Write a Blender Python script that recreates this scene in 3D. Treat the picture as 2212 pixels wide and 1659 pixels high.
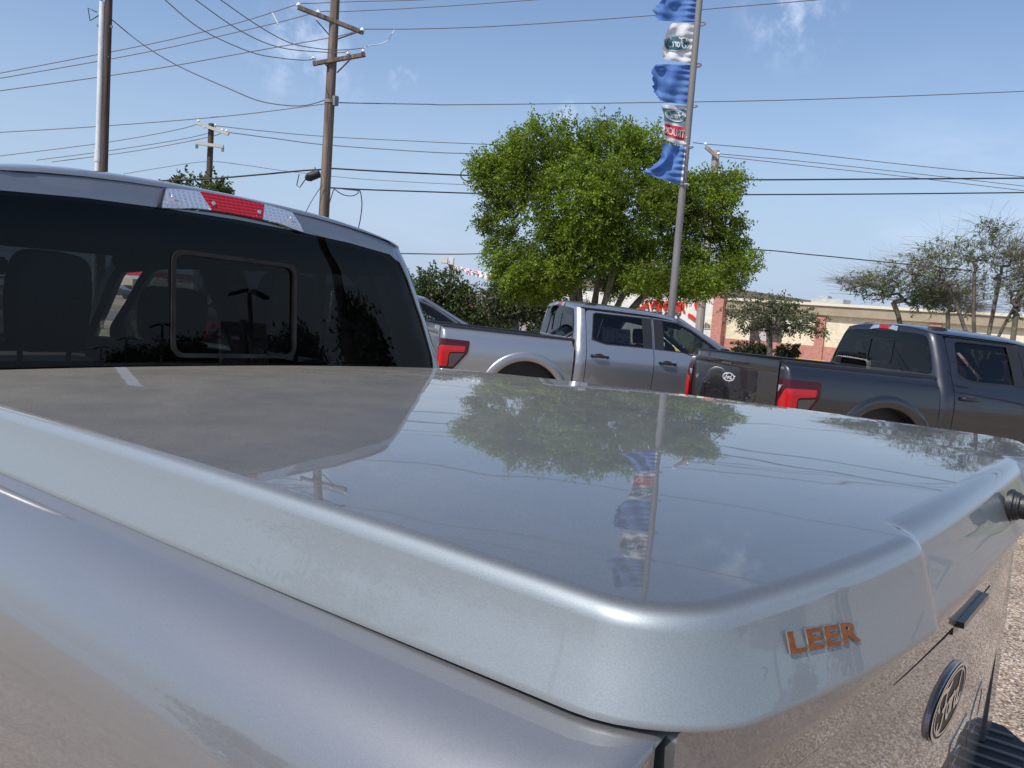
import bpy, bmesh, math, random
import numpy as np
from mathutils import Vector, Matrix
from mathutils.geometry import delaunay_2d_cdt
PI = math.pi
rad = math.radians
for o in list(bpy.data.objects): bpy.data.objects.remove(o)
scene = bpy.context.scene
COL = scene.collection
rng = np.random.default_rng(7)
random.seed(7)

# ------------------------------------------------------------------ camera
FPX, PITCH, ROLL, YAW = 1850.0, -0.0913, 0.0735, 0.908       # focal length in 2212-px units
CAM = np.array([-1.35, -0.26, 1.71])
fw = np.array([math.sin(YAW)*math.cos(PITCH), math.cos(YAW)*math.cos(PITCH), math.sin(PITCH)])
rt0 = np.array([math.cos(YAW), -math.sin(YAW), 0.0]); up0 = np.cross(rt0, fw)
RT = math.cos(ROLL)*rt0 + math.sin(ROLL)*up0
UP = -math.sin(ROLL)*rt0 + math.cos(ROLL)*up0
cd = bpy.data.cameras.new('camera'); cam = bpy.data.objects.new('camera', cd); COL.objects.link(cam)
M = Matrix(((RT[0], UP[0], -fw[0], CAM[0]), (RT[1], UP[1], -fw[1], CAM[1]), (RT[2], UP[2], -fw[2], CAM[2]), (0, 0, 0, 1)))
cam.matrix_world = M
cd.sensor_width = 36; cd.lens = 36*FPX/2212; cd.clip_start = 0.02; cd.clip_end = 6000
scene.camera = cam
def ray(x, y): return (x-1106)/FPX*RT - (y-829.5)/FPX*UP + fw
def atZ(x, y, Z): return CAM + ray(x, y)*Z
def onz(x, y, z):
    d = ray(x, y); return CAM + d*(z-CAM[2])/d[2]

# ------------------------------------------------------------------ world, sun, exposure
SAZ, SEL = rad(275), rad(55)
world = bpy.data.worlds.new('World'); scene.world = world; world.use_nodes = True
nt = world.node_tree; nt.nodes.clear()
def N(nt, t, **kw):
    n = nt.nodes.new(t)
    for k, v in kw.items():
        if k in n.inputs.keys(): n.inputs[k].default_value = v
        else: setattr(n, k, v)
    return n
sky = N(nt, 'ShaderNodeTexSky', sky_type='NISHITA', sun_disc=False, sun_elevation=SEL, sun_rotation=SAZ, altitude=10, air_density=1.15, dust_density=1.0, ozone_density=1.3)
bg = N(nt, 'ShaderNodeBackground', Strength=0.144)
out = N(nt, 'ShaderNodeOutputWorld')
tc = N(nt, 'ShaderNodeTexCoord')
def skydir(x, y):
    d = ray(x, y); return d/np.linalg.norm(d)
prev = sky.outputs[0]
ns = N(nt, 'ShaderNodeTexNoise', Scale=26.0, Detail=7.0, Roughness=0.62); nt.links.new(tc.outputs['Generated'], ns.inputs['Vector'])
nb = N(nt, 'ShaderNodeTexNoise', Scale=5.0, Detail=6.0, Roughness=0.6)
mp = N(nt, 'ShaderNodeMapping'); mp.inputs['Scale'].default_value = (1, 1, 3.2)
nt.links.new(tc.outputs['Generated'], mp.inputs[0]); nt.links.new(mp.outputs[0], nb.inputs['Vector'])
def cloud(prev, x, y, r, amt, src, lo, hi, col=(7.2, 7.8, 8.6, 1)):
    d = skydir(x, y)
    di = N(nt, 'ShaderNodeVectorMath', operation='DISTANCE'); di.inputs[1].default_value = tuple(d)
    nt.links.new(tc.outputs['Generated'], di.inputs[0])
    m1 = N(nt, 'ShaderNodeMapRange', interpolation_type='SMOOTHSTEP'); m1.inputs[1].default_value = r; m1.inputs[2].default_value = 0; m1.inputs[3].default_value = 0; m1.inputs[4].default_value = 1
    nt.links.new(di.outputs['Value'], m1.inputs[0])
    m2 = N(nt, 'ShaderNodeMapRange', interpolation_type='SMOOTHSTEP'); m2.inputs[1].default_value = lo; m2.inputs[2].default_value = hi
    nt.links.new(src.outputs['Fac'], m2.inputs[0])
    mu = N(nt, 'ShaderNodeMath', operation='MULTIPLY'); nt.links.new(m1.outputs[0], mu.inputs[0]); nt.links.new(m2.outputs[0], mu.inputs[1])
    mu2 = N(nt, 'ShaderNodeMath', operation='MULTIPLY'); mu2.inputs[1].default_value = amt; nt.links.new(mu.outputs[0], mu2.inputs[0])
    mx = N(nt, 'ShaderNodeMixRGB'); mx.inputs[2].default_value = col
    nt.links.new(mu2.outputs[0], mx.inputs[0]); nt.links.new(prev, mx.inputs[1]); return mx.outputs[0]
prev = cloud(prev, 2040, 540, 0.24, 0.22, nb, 0.38, 0.70)
prev = cloud(prev, 950, 640, 0.26, 0.12, nb, 0.40, 0.70)
prev = cloud(prev, 1715, 25, 0.070, 0.5, ns, 0.42, 0.68)
prev = cloud(prev, 670, 110, 0.085, 0.45, ns, 0.45, 0.70)
prev = cloud(prev, 640, 55, 0.03, 0.4, ns, 0.40, 0.66)
prev = cloud(prev, 872, 160, 0.028, 0.3, ns, 0.50, 0.70)
prev = cloud(prev, 1240, 262, 0.03, 0.5, ns, 0.36, 0.60)
sx = N(nt, 'ShaderNodeSeparateXYZ'); nt.links.new(tc.outputs['Generated'], sx.inputs[0])
hz = N(nt, 'ShaderNodeMapRange', interpolation_type='SMOOTHERSTEP'); hz.inputs[1].default_value = -0.05; hz.inputs[2].default_value = 0.36; hz.inputs[3].default_value = 0.85; hz.inputs[4].default_value = 0.0; nt.links.new(sx.outputs[2], hz.inputs[0])
hm_ = N(nt, 'ShaderNodeMixRGB'); hm_.inputs[2].default_value = (3.45, 4.45, 5.65, 1); nt.links.new(hz.outputs[0], hm_.inputs[0]); nt.links.new(sky.outputs[0], hm_.inputs[1])
for l_ in list(nt.links):
    if l_.from_node == sky and l_.to_node != hm_: to_ = l_.to_socket; nt.links.remove(l_); nt.links.new(hm_.outputs[0], to_)
tn = N(nt, 'ShaderNodeMixRGB', blend_type='MULTIPLY'); tn.inputs[0].default_value = 1; tn.inputs[2].default_value = (.875, .90, 1.0, 1); nt.links.new(prev, tn.inputs[1]); nt.links.new(tn.outputs[0], bg.inputs[0]); nt.links.new(bg.outputs[0], out.inputs[0])
sl = bpy.data.lights.new('sun', 'SUN'); sl.energy = 4.4; sl.angle = rad(0.53); sl.color = (1, 0.955, 0.89)
so = bpy.data.objects.new('sun', sl); COL.objects.link(so)
sd = Vector((math.sin(SAZ)*math.cos(SEL), math.cos(SAZ)*math.cos(SEL), math.sin(SEL)))
so.rotation_euler = sd.to_track_quat('Z', 'Y').to_euler(); so.location = sd*50
scene.view_settings.view_transform = 'Standard'; scene.view_settings.look = 'None'
scene.view_settings.exposure = 0.0; scene.view_settings.gamma = 1
scene.render.engine = 'CYCLES'; scene.cycles.max_bounces = 8; scene.cycles.transparent_max_bounces = 12

# ------------------------------------------------------------------ ground height
def gz(x, y):
    x = np.asarray(x, float); y = np.asarray(y, float)
    r = np.sqrt(x*x+y*y)+1e-6; k = np.minimum(1, 95/r); X = x*k; Y = y*k
    return -0.024*np.maximum(X, 0) + 0.027*np.clip(Y, 0, 12)*np.clip(X/6+0.3, 0, 1)
def gnd(px, py, Z):
    p = atZ(px, py, Z); return np.array([p[0], p[1], float(gz(p[0], p[1]))])

# ------------------------------------------------------------------ materials
def mat(name, col, rough=0.6, metal=0.0, **kw):
    m = bpy.data.materials.new(name); m.use_nodes = True
    p = m.node_tree.nodes['Principled BSDF']
    p.inputs['Base Color'].default_value = (*col, 1); p.inputs['Roughness'].default_value = rough; p.inputs['Metallic'].default_value = metal
    for k, v in kw.items(): p.inputs[k.replace('_', ' ')].default_value = v
    return m
def noisy(m, scale, c1, c2, detail=4, stretch=(1, 1, 1), bump=0.0, lo=0.35, hi=0.65, coord='Object', bscale=None):
    nt = m.node_tree; p = nt.nodes['Principled BSDF']
    tc = N(nt, 'ShaderNodeTexCoord'); mp = N(nt, 'ShaderNodeMapping'); mp.inputs['Scale'].default_value = stretch
    n = N(nt, 'ShaderNodeTexNoise', Scale=scale, Detail=detail)
    cr = N(nt, 'ShaderNodeValToRGB'); cr.color_ramp.elements[0].position = lo; cr.color_ramp.elements[1].position = hi
    cr.color_ramp.elements[0].color = (*c1, 1); cr.color_ramp.elements[1].color = (*c2, 1)
    L = nt.links.new; L(tc.outputs[coord], mp.inputs[0]); L(mp.outputs[0], n.inputs['Vector']); L(n.outputs['Fac'], cr.inputs[0]); L(cr.outputs[0], p.inputs['Base Color'])
    if bump:
        b = N(nt, 'ShaderNodeBump', Strength=bump, Distance=0.02); L(n.outputs['Fac'], b.inputs['Height']); L(b.outputs[0], p.inputs['Normal'])
    return m
def paint(name, col, rough=0.36, metal=0.75, dust=0.0, wave=0.0, coatr=0.02, cior=1.65, shade_dust=None):
    m = mat(name, col, rough, metal, Coat_Weight=1.0, Coat_Roughness=coatr, Coat_IOR=cior)
    nt = m.node_tree; p = nt.nodes['Principled BSDF']; L = nt.links.new
    tc = N(nt, 'ShaderNodeTexCoord')
    fl = N(nt, 'ShaderNodeTexNoise', Scale=900.0, Detail=2.0); L(tc.outputs['Object'], fl.inputs['Vector'])
    n2 = N(nt, 'ShaderNodeTexNoise', Scale=7.0, Detail=6.0, Roughness=0.65); L(tc.outputs['Object'], n2.inputs['Vector'])
    hv = N(nt, 'ShaderNodeMixRGB', blend_type='MULTIPLY'); hv.inputs[0].default_value = 1; hv.inputs[1].default_value = (*col, 1)
    cr = N(nt, 'ShaderNodeMapRange'); cr.inputs[1].default_value = .3; cr.inputs[2].default_value = .7; cr.inputs[3].default_value = .90; cr.inputs[4].default_value = 1.10
    L(fl.outputs['Fac'], cr.inputs[0]); L(cr.outputs[0], hv.inputs[2])
    last = hv.outputs[0]
    if shade_dust:      # upward faces: darker base colour painted in for the metallic light-to-dark shift
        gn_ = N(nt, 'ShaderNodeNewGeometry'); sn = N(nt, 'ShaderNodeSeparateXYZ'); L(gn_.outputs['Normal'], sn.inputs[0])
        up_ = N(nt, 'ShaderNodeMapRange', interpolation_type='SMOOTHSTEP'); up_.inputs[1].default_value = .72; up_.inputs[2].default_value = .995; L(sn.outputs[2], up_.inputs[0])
        fx = N(nt, 'ShaderNodeMixRGB'); fx.inputs[2].default_value = (*shade_dust[0], 1); L(up_.outputs[0], fx.inputs[0]); L(last, fx.inputs[1]); last = fx.outputs[0]
    if dust:
        mr = N(nt, 'ShaderNodeMapRange'); mr.inputs[1].default_value = .3; mr.inputs[2].default_value = .75; mr.inputs[3].default_value = .85; mr.inputs[4].default_value = 1.2
        L(n2.outputs['Fac'], mr.inputs[0])
        d = N(nt, 'ShaderNodeTexNoise', Scale=420.0, Detail=3.0); L(tc.outputs['Object'], d.inputs['Vector'])
        dm = N(nt, 'ShaderNodeMapRange'); dm.inputs[1].default_value = .35; dm.inputs[2].default_value = .65; dm.inputs[3].default_value = .78; dm.inputs[4].default_value = 1.22
        L(d.outputs['Fac'], dm.inputs[0]); mm = N(nt, 'ShaderNodeMath', operation='MULTIPLY'); L(mr.outputs[0], mm.inputs[0]); L(dm.outputs[0], mm.inputs[1])
        am = N(nt, 'ShaderNodeValue'); am.outputs[0].default_value = dust; amt = am.outputs[0]
        if shade_dust:      # thicker towards the cab, where the wind does not reach
            sy = N(nt, 'ShaderNodeSeparateXYZ'); L(tc.outputs['Object'], sy.inputs[0]); gy = N(nt, 'ShaderNodeMapRange'); gy.inputs[1].default_value = 0; gy.inputs[2].default_value = 1.7; gy.inputs[3].default_value = shade_dust[1]*.40; gy.inputs[4].default_value = shade_dust[1]*2.5
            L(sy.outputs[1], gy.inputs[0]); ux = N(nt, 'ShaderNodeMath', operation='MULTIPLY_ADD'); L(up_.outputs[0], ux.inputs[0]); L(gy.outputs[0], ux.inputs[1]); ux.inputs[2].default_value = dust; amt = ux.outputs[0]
        m4 = N(nt, 'ShaderNodeMath', operation='MULTIPLY', use_clamp=True); L(mm.outputs[0], m4.inputs[0]); L(amt, m4.inputs[1]); mm = m4
        mx = N(nt, 'ShaderNodeMixRGB'); mx.inputs[2].default_value = (0.30, 0.275, 0.235, 1); L(mm.outputs[0], mx.inputs[0]); L(last, mx.inputs[1]); last = mx.outputs[0]
        me = N(nt, 'ShaderNodeMath', operation='MULTIPLY_ADD'); me.inputs[1].default_value = -metal; me.inputs[2].default_value = metal; L(mm.outputs[0], me.inputs[0]); L(me.outputs[0], p.inputs['Metallic'])
        cw = N(nt, 'ShaderNodeMath', operation='MULTIPLY_ADD'); cw.inputs[1].default_value = -0.35; cw.inputs[2].default_value = 1.0; L(mm.outputs[0], cw.inputs[0]); L(cw.outputs[0], p.inputs['Coat Weight'])
    L(last, p.inputs['Base Color'])
    b1 = N(nt, 'ShaderNodeBump', Strength=0.03, Distance=0.0015); L(fl.outputs['Fac'], b1.inputs['Height']); L(b1.outputs[0], p.inputs['Normal'])
    if wave:
        w = N(nt, 'ShaderNodeTexNoise', Scale=3.0, Detail=2.0); L(tc.outputs['Object'], w.inputs['Vector'])
        b2 = N(nt, 'ShaderNodeBump', Strength=1.0, Distance=wave); L(w.outputs['Fac'], b2.inputs['Height']); L(b2.outputs[0], p.inputs['Coat Normal'])
    return m
def glass(name, tint, refl=0.45, rough=0.0):
    m = bpy.data.materials.new(name); m.use_nodes = True; nt = m.node_tree; nt.nodes.clear(); L = nt.links.new
    t = N(nt, 'ShaderNodeBsdfTransparent'); t.inputs[0].default_value = (*tint, 1)
    g = N(nt, 'ShaderNodeBsdfGlossy', Roughness=rough); g.inputs[0].default_value = (1, 1, 1, 1)
    f = N(nt, 'ShaderNodeFresnel', IOR=1.5); mu = N(nt, 'ShaderNodeMath', operation='MULTIPLY'); mu.inputs[1].default_value = refl
    mx = N(nt, 'ShaderNodeMixShader'); o = N(nt, 'ShaderNodeOutputMaterial')
    L(f.outputs[0], mu.inputs[0]); L(mu.outputs[0], mx.inputs[0]); L(t.outputs[0], mx.inputs[1]); L(g.outputs[0], mx.inputs[2]); L(mx.outputs[0], o.inputs[0])
    return m
def leafmat(name, dark, light, trans=0.35):
    m = bpy.data.materials.new(name); m.use_nodes = True; nt = m.node_tree; p = nt.nodes['Principled BSDF']; L = nt.links.new
    g = N(nt, 'ShaderNodeNewGeometry'); cr = N(nt, 'ShaderNodeValToRGB')
    cr.color_ramp.elements[0].color = (*dark, 1); cr.color_ramp.elements[1].color = (*light, 1)
    e = cr.color_ramp.elements.new(0.985); e.color = (*light, 1); cr.color_ramp.elements[2].color = (0.25, 0.11, 0.05, 1)
    tc = N(nt, 'ShaderNodeTexCoord'); n = N(nt, 'ShaderNodeTexNoise', Scale=0.8, Detail=3.0); L(tc.outputs['Object'], n.inputs['Vector'])
    L(g.outputs['Random Per Island'], cr.inputs[0])
    mr = N(nt, 'ShaderNodeMapRange'); mr.inputs[1].default_value = .35; mr.inputs[2].default_value = .65; mr.inputs[3].default_value = .55; mr.inputs[4].default_value = 1.35
    L(n.outputs['Fac'], mr.inputs[0]); mu = N(nt, 'ShaderNodeMixRGB', blend_type='MULTIPLY'); mu.inputs[0].default_value = 1
    L(cr.outputs[0], mu.inputs[1]); L(mr.outputs[0], mu.inputs[2]); L(mu.outputs[0], p.inputs['Base Color'])
    p.inputs['Roughness'].default_value = 0.5; p.inputs['Specular IOR Level'].default_value = 0.3
    t = N(nt, 'ShaderNodeBsdfTranslucent'); L(mu.outputs[0], t.inputs[0]); mx = N(nt, 'ShaderNodeMixShader'); mx.inputs[0].default_value = trans
    o = nt.nodes['Material Output']; L(p.outputs[0], mx.inputs[1]); L(t.outputs[0], mx.inputs[2]); L(mx.outputs[0], o.inputs[0])
    return m

M_silver_own = paint('silver_paint', (0.262, 0.262, 0.265), dust=0.05, rough=0.42, metal=0.76, cior=1.85)
M_cover = paint('cover_paint', (0.30, 0.335, 0.35), dust=0.05, rough=0.52, metal=0.62, wave=0.0012, coatr=0.016, cior=1.5, shade_dust=((0.085, 0.10, 0.112), 0.34))
M_silver = paint('bright_silver_paint', (0.36, 0.37, 0.385), dust=0.05, metal=0.85)
M_dark = paint('dark_grey_paint', (0.034, 0.035, 0.039), rough=0.36, metal=0.75)
M_grey = paint('mid_grey_paint', (0.20, 0.21, 0.23))
M_white = paint('white_paint', (0.7, 0.7, 0.7), metal=0.0)
M_black = noisy(mat('black_plastic', (0.015, 0.015, 0.016), 0.45), 300, (.010, .010, .011), (.022, .022, .023), bump=.1)
M_gloss = mat('gloss_black_trim', (0.008, 0.008, 0.01), 0.12)
M_rubber = noisy(mat('rubber', (0.02, 0.02, 0.02), 0.8), 60, (.014, .014, .014), (.028, .028, .028), bump=.2)
M_alloy = mat('alloy', (0.5, 0.5, 0.52), 0.3, 0.9)
M_chrome = mat('chrome', (0.75, 0.75, 0.78), 0.12, 1.0)
M_int = noisy(mat('cabin_cloth', (0.02, 0.021, 0.024), 0.85), 200, (.016, .017, .020), (.028, .029, .033))
M_red = mat('red_lens', (0.46, 0.003, 0.006), 0.25, Coat_Weight=0.4)
M_redd = mat('dark_red_lens', (0.055, 0.001, 0.003), 0.15)
M_smoke = mat('smoked_lens', (0.05, 0.045, 0.05), 0.1, Coat_Weight=1.0)
M_rearglass = glass('tinted_rear_glass', (0.37, 0.40, 0.41), 0.42)
M_darkglass = glass('privacy_glass', (0.22, 0.235, 0.24), 0.9)
M_liteglass = glass('door_glass', (0.66, 0.76, 0.72), 0.9)
M_paper = mat('paper', (0.55, 0.56, 0.55), 0.8)
M_ink = mat('ink', (0.05, 0.05, 0.06), 0.7)
M_fordblue = mat('oval_enamel', (0.008, 0.009, 0.012), 0.5); M_badgew = mat('badge_silver', (0.75, 0.76, 0.78), 0.3)
M_copper = noisy(mat('copper_letter', (0.36, 0.115, 0.02), 0.45, 0.25), 150, (.20, .062, .012), (.29, .095, .02))
def ribbed(name, c, horizontal):
    m = mat(name, c, 0.15, 0.75, Coat_Weight=1.0)
    nt = m.node_tree; L = nt.links.new; tc = N(nt, 'ShaderNodeTexCoord')
    w = N(nt, 'ShaderNodeTexWave', wave_type='BANDS', bands_direction='Z', Scale=36.0, Distortion=0.6); L(tc.outputs['Object'], w.inputs['Vector'])
    w2 = N(nt, 'ShaderNodeTexWave', wave_type='BANDS', bands_direction='X', Scale=22.0, Distortion=2.0); L(tc.outputs['Object'], w2.inputs['Vector'])
    a = N(nt, 'ShaderNodeMath', operation='MULTIPLY_ADD'); a.inputs[1].default_value = 0.6; L(w2.outputs['Fac'], a.inputs[0]); L(w.outputs['Fac'], a.inputs[2])
    b = N(nt, 'ShaderNodeBump', Strength=.8, Distance=0.0022); L(a.outputs[0], b.inputs['Height']); L(b.outputs[0], nt.nodes['Principled BSDF'].inputs['Normal'])
    return m
M_clear = ribbed('clear_ribbed_lens', (0.8, 0.8, 0.84), True)
M_redrib = ribbed('red_ribbed_lens', (0.45, 0.003, 0.008), True); M_redrib.node_tree.nodes['Principled BSDF'].inputs['Metallic'].default_value = 0.0; M_redrib.node_tree.nodes['Principled BSDF'].inputs['Coat Weight'].default_value = 0.4
M_wood = noisy(mat('weathered_pole_wood', (0.2, 0.15, 0.12), 0.9), 9, (.075, .055, .045), (.23, .18, .145), detail=8, stretch=(1, 1, .07), bump=.5)
M_woodd = noisy(mat('dark_pole_wood', (0.1, 0.07, 0.05), 0.9), 10, (.035, .025, .022), (.11, .075, .06), detail=8, stretch=(1, 1, .07), bump=.5)
M_woodl = noisy(mat('pale_pole_wood', (0.35, 0.3, 0.27), 0.9), 9, (.22, .18, .16), (.42, .36, .33), detail=8, stretch=(1, 1, .07))
M_pvc = noisy(mat('white_conduit', (0.7, 0.71, 0.72), 0.4), 3, (.62, .63, .64), (.74, .75, .76))
M_porc = mat('porcelain', (0.75, 0.76, 0.77), 0.2)
M_steel = noisy(mat('painted_steel', (0.2, 0.19, 0.18), 0.5), 4, (.16, .15, .145), (.23, .22, .21), stretch=(1, 1, .2))
M_wire = mat('wire_aluminium', (0.16, 0.15, 0.15), 0.6)
M_cable = mat('black_cable', (0.015, 0.015, 0.017), 0.6)
M_bark = noisy(mat('grey_bark', (0.3, 0.27, 0.24), 0.9), 8, (.10, .085, .075), (.26, .235, .21), detail=6, stretch=(1, 1, .4), bump=.4)
M_barkd = noisy(mat('dark_bark', (0.12, 0.1, 0.085), 0.9), 8, (.06, .05, .042), (.20, .17, .145), detail=6, stretch=(1, 1, .4), bump=.4)
M_barkm = noisy(mat('brown_bark', (.2, .17, .14), 0.9), 8, (.075, .062, .052), (.19, .16, .13), detail=6)
M_leaf1 = leafmat('bright_foliage', (.095, .155, .012), (.205, .285, .020), 0.32)
M_leaf2 = leafmat('oak_foliage', (.028, .050, .012), (.12, .155, .042), 0.25)
M_leaf3 = leafmat('olive_foliage', (.045, .062, .026), (.15, .175, .075), 0.25)
M_leaf4 = leafmat('sparse_foliage', (.09, .13, .03), (.20, .25, .07), 0.35)

# ------------------------------------------------------------------ mesh helpers
def tag(o, label=None, cat=None, group=None, kind=None):
    if label: o['label'] = label
    if cat: o['category'] = cat
    if group: o['group'] = group
    if kind: o['kind'] = kind
    return o
def thing(name, label, cat, loc=(0, 0, 0), rz=0, group=None, rx=0):
    o = bpy.data.objects.new(name, None); COL.objects.link(o); o.empty_display_size = .2
    o.location = [float(v) for v in loc]; o.rotation_euler = (rx, 0, rz); return tag(o, label, cat, group)
class MB:
    def __init__(s): s.v = []; s.f = []; s.m = []
    def add(s, vs, fs, mi=0):
        n = len(s.v); s.v += [tuple(float(c) for c in v) for v in vs]; s.f += [tuple(i+n for i in f) for f in fs]; s.m += [mi]*len(fs); return s
    def box(s, c, d, R=None, mi=0):
        vs = [np.array([sx*d[0]/2, sy*d[1]/2, sz*d[2]/2]) for sx in (-1, 1) for sy in (-1, 1) for sz in (-1, 1)]
        if R is not None: vs = [R@v for v in vs]
        vs = [v+np.array(c, float) for v in vs]
        return s.add(vs, [(0, 1, 3, 2), (4, 6, 7, 5), (0, 4, 5, 1), (2, 3, 7, 6), (0, 2, 6, 4), (1, 5, 7, 3)], mi)
    def tube(s, pts, r, seg=8, cap=True, mi=0):
        pts = [np.array(p, float) for p in pts]; n = len(pts)
        rr = r if hasattr(r, '__len__') else [r]*n
        vs = []; a = None
        for i, p in enumerate(pts):
            t = pts[min(i+1, n-1)]-pts[max(i-1, 0)]; t = t/(np.linalg.norm(t)+1e-9)
            if a is None: a = np.cross(t, [0, 0, 1.0]) if abs(t[2]) < .95 else np.cross(t, [1.0, 0, 0])
            a = a-t*np.dot(a, t); a /= np.linalg.norm(a)+1e-9; b = np.cross(t, a)
            for k in range(seg):
                th = 2*PI*k/seg; vs.append(p+rr[i]*(math.cos(th)*a+math.sin(th)*b))
        fs = [(i*seg+k, i*seg+(k+1) % seg, (i+1)*seg+(k+1) % seg, (i+1)*seg+k) for i in range(n-1) for k in range(seg)]
        if cap: fs += [tuple(range(seg))[::-1], tuple((n-1)*seg+k for k in range(seg))]
        return s.add(vs, fs, mi)
    def lathe(s, prof, seg=24, c=(0, 0, 0), R=None, mi=0):
        vs = []; n = len(prof)
        for r, h in prof:
            for k in range(seg):
                th = 2*PI*k/seg; v = np.array([r*math.cos(th), r*math.sin(th), h])
                if R is not None: v = R@v
                vs.append(v+np.array(c, float))
        fs = [(i*seg+k, i*seg+(k+1) % seg, (i+1)*seg+(k+1) % seg, (i+1)*seg+k) for i in range(n-1) for k in range(seg)]
        fs += [tuple(range(seg))[::-1], tuple((n-1)*seg+k for k in range(seg))]
        return s.add(vs, fs, mi)
    def grid(s, fn, us, vs_, mi=0, flip=False):
        nu, nv = len(us), len(vs_); vs = [fn(u, v) for u in us for v in vs_]
        fs = [(i*nv+j, (i+1)*nv+j, (i+1)*nv+j+1, i*nv+j+1) for i in range(nu-1) for j in range(nv-1)]
        if flip: fs = [f[::-1] for f in fs]
        return s.add(vs, fs, mi)
    def prism(s, poly, fn0, fn1, mi=0):
        n = len(poly); vs = [fn0(*p) for p in poly]+[fn1(*p) for p in poly]
        return s.add(vs, [tuple(range(n)), tuple(range(n, 2*n))[::-1]]+[(i, i+n, (i+1) % n+n, (i+1) % n) for i in range(n)], mi)
    def build(s, name, mats, parent=None, smooth=35, bevel=0):
        me = bpy.data.meshes.new(name); me.from_pydata(s.v, [], s.f)
        mats = mats if isinstance(mats, (list, tuple)) else [mats]
        for m in mats: me.materials.append(m)
        if len(mats) > 1: me.polygons.foreach_set('material_index', s.m)
        bm = bmesh.new(); bm.from_mesh(me); bmesh.ops.recalc_face_normals(bm, faces=bm.faces)
        if bevel:
            es = [e for e in bm.edges if len(e.link_faces) == 2 and e.calc_face_angle(0) > .6]
            bmesh.ops.bevel(bm, geom=es, offset=bevel, segments=2, affect='EDGES', clamp_overlap=True)
        bm.to_mesh(me); bm.free()
        if smooth:
            me.shade_smooth(); me.set_sharp_from_angle(angle=rad(smooth))
        o = bpy.data.objects.new(name, me); COL.objects.link(o)
        if parent: o.parent = parent
        return o
def rotz(a): c, s = math.cos(a), math.sin(a); return np.array([[c, -s, 0], [s, c, 0], [0, 0, 1.0]])
def roty(a): c, s = math.cos(a), math.sin(a); return np.array([[c, 0, s], [0, 1, 0], [-s, 0, c]])
def rotx(a): c, s = math.cos(a), math.sin(a); return np.array([[1, 0, 0], [0, c, -s], [0, s, c.real]])
def frame(a, b):       # rotation whose z axis runs a->b
    t = np.array(b, float)-np.array(a, float); t /= np.linalg.norm(t)
    x = np.cross([0, 0, 1.0], t) if abs(t[2]) < .95 else np.cross([0, 1.0, 0], t); x /= np.linalg.norm(x); return np.stack([x, np.cross(t, x), t], 1)
def beam(mb, a, b, w, h):
    a = np.array(a, float); b = np.array(b, float); mb.box((a+b)/2, (w, h, np.linalg.norm(b-a)), frame(a, b)); return mb
def rounded(pts, r, n=5):      # round a polygon's corners
    out = []; m = len(pts)
    for i, p in enumerate(pts):
        p = np.array(p, float); a = np.array(pts[i-1], float)-p; b = np.array(pts[(i+1) % m], float)-p
        la, lb = np.linalg.norm(a), np.linalg.norm(b); ri = r[i] if hasattr(r, '__len__') else r
        d = min(ri, la*.45, lb*.45); A = p+a/la*d; B = p+b/lb*d
        for k in range(n+1):
            t = k/n; out.append(tuple((1-t)**2*A+2*t*(1-t)*p+t*t*B))
    return out
def resample(poly, res):
    out = []; m = len(poly)
    for i in range(m):
        a = np.array(poly[i], float); b = np.array(poly[(i+1) % m], float); L = np.linalg.norm(b-a)
        if L < 1e-6: continue
        k = max(1, int(math.ceil(L/res)))
        out += [tuple(a+(b-a)*j/k) for j in range(k)]
    return out
def inside(poly, P):
    P = np.asarray(P); x, y = P[:, 0], P[:, 1]; c = np.zeros(len(P), bool); n = len(poly)
    for i in range(n):
        x1, y1 = poly[i]; x2, y2 = poly[i-1]
        if y1 == y2: continue
        c ^= ((y1 > y) != (y2 > y)) & (x < (x2-x1)*(y-y1)/(y2-y1)+x1)
    return c
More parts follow.
